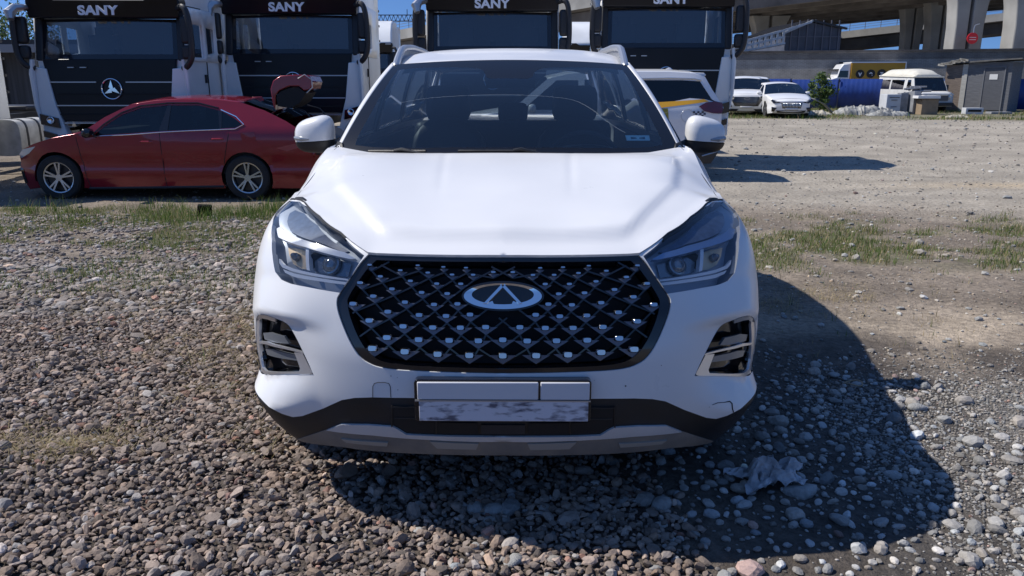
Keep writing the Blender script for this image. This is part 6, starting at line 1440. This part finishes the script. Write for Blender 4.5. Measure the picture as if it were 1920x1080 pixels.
# near elevated road: crosses the upper right corner
nr=deck('overpass','dark wide elevated road on thick piers crossing the upper right corner',at(1000,33,140),at(2300,-165,62),33,2.6,1.1,rail=True,girders=8)
fr_=deck('overpass_ramp','pale edged ramp with railing passing behind the glazed gable house',at(1250,103,150),at(1990,20,112),9,2.1,.55,rail=True,girders=3)
lf=deck('overpass_slip_road','distant pale slip road with railing above the second row of trucks',at(700,76,120),at(1180,-8,84),8,1.6,.8,rail=True,girders=3)
def pier(label,px0,px1,Y,ztop_,flare=1.5,parent=None):
    a=at(px0,100,Y);b=at(px1,100,Y);w=b.x-a.x;t=thing('concrete_pier',label,'pier',((a.x+b.x)/2,Y,LOW),0,'piers of the overpass')
    for s in (-1,1):
        m=MB();h=ztop_-LOW;pf=[(0,.0),(0,h*.55),(.12,h*.70),(.4,h*.86),(.95,h)]
        V=[];F=[]
        for (e,z) in pf: 
            for (x,y) in ((s*w*.06,-w*.35),(s*(w*.5+e),-w*.35-e*.3),(s*(w*.5+e),w*.35+e*.3),(s*w*.06,w*.35)): V.append((x,y,z))
        for i in range(len(pf)-1):
            for j in range(4): F.append((4*i+j,4*i+(j+1)%4,4*i+4+(j+1)%4,4*i+4+j))
        F.append((0,1,2,3));F.append(tuple(range(4*len(pf)-4,4*len(pf))));m.add(V,F,None);m.build('pier_leg',CONC,t,bevel=.08,sharp=20)
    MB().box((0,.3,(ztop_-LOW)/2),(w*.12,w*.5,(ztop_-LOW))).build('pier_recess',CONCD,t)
    return t
pier('twin leg concrete pier carrying the round red sign',1776,1828,66,10.0)
pier('twin leg concrete pier nearest the right border of the photo',1884,1944,63,9.6)
pier('shaded squat pier seen above the lattice ramp',1414,1458,112,9.5)
pier('dark thick pier between the pale ramp and the pier with the sign',1688,1718,104,11.0)
pier('dark thick pier just left of the pier with the sign',1734,1772,100,11.0)
q=at(1809,73,65.2);m=MB();m.cyl((0,0,0),(0,.06,0),.42,None,28);sg=m.build('round_sign',mat('sign_red',(.62,.015,.025),.4));sg.location=(q.x,64.1,q.z);tag(sg,'round red sign with white lines of lettering, fixed to a concrete pier','sign')
for z,w in ((.06,.50),(-.10,.50)): MB().box((0,-.01,z),(w,.02,.05)).build('sign_lettering',mat('sign_white',(.8,.6,.6),.5),sg)
m=MB();m.tube([(0,0,.40),(0,.0,.75),(.05,0,.95),(.35,-.05,1.05)],.035,None,6);m.build('sign_bracket',SATIN,sg)
# ---- glazed gable house and lattice ramp on the wall side
q0=at(1470,96,56);q1=at(1574,96,56);w=q1.x-q0.x;za=at(1520,42,56).z-LOW;zl=at(1470,60,56).z-LOW;zr=at(1574,54,56).z-LOW
gh=thing('gable_house','grey glazed gable end rising behind the brick wall','building',(q0.x,56,LOW),0)
GG=vary(mat('dull_glazing',(.075,.075,.095),.35),1.5,.4)
m=MB();m.prism([(0,0),(0,zl),(w*.46,za),(w,zr),(w,0)],lambda u,v,q_:(u,q_,v),0,9,GG);m.build('glazed_wall',GG,gh)
for x in np.linspace(.1,.95,7): MB().box((w*x,-.04,2+za/2-.6),(.07,.06,za-2.4 if .3<x<.6 else zl-1.9)).build('mullion',mat('mullion_grey',(.12,.12,.14),.6),gh)
for z in (zl-.3,zl-1.2): MB().box((w*.5,-.05,z),(w,.06,.06)).build('mullion',mat('mullion_grey',(.12,.12,.14),.6),gh)
for a,b in (((-.2,zl-.1),(w*.46,za+.1)),((w*.46,za+.1),(w+.3,zr))): MB().bar((a[0],-.1,a[1]),(b[0],-.1,b[1]),.25,.13,up=(0,0,1)).build('roof_verge',mat('verge_pale',(.36,.37,.38),.6) if a[0]<0 else TBLK,gh)
m=MB();m.prism([(-.2,zl-.02),(w*.46,za+.1),(w+.3,zr),(w+.3,zr+.08),(w*.46,za+.2),(-.2,zl+.08)],lambda u,v,q_:(u,q_,v),0,9);m.build('gable_roof',mat('roof_dark_matte',(.012,.012,.014),.95,spec=.1),gh)
lr=thing('lattice_ramp','pale steel lattice ramp slanting up to the glazed gable house','ramp',(0,0,0),0)
Y=55.0;T0_=[at(1380,82,Y),at(1470,57,Y)];B0_=[at(1380,98,Y),at(1472,81,Y)]
WST=vary(mat('pale_steel',(.52,.54,.56),.5),4,.25)
for a,b,n_ in ((T0_[0],T0_[1],'top_rail'),(B0_[0],B0_[1],'bottom_rail'),((T0_[0]+B0_[0])/2,(T0_[1]+B0_[1])/2,'mid_rail')):
    for dy in (0,.6): MB().bar(a+Vector((0,dy,0)),b+Vector((0,dy,0)),.10,.13).build(n_,WST,lr)
for k in range(9):
    t=k/8;a=T0_[0].lerp(T0_[1],t);b=B0_[0].lerp(B0_[1],t);MB().bar(a,b+Vector((-.15,0,0)),.08,.10).build('strut',WST,lr);MB().bar(a+Vector((0,.6,0)),b+Vector((0,.6,0)),.05,.05).build('strut',TBLK,lr)
m=MB();m.add([B0_[0]+Vector((0,0,-.1)),B0_[1]+Vector((0,0,-.1)),B0_[1]+Vector((0,.6,-.1)),B0_[0]+Vector((0,.6,-.1))],[(0,1,2,3)]);m.build('walkway',CONCD,lr,solid=.06)
T1=at(1470,57,Y);T2=at(1522,41,Y);MB().bar(T1,T2,.10,.13).build('top_rail',WST,lr)
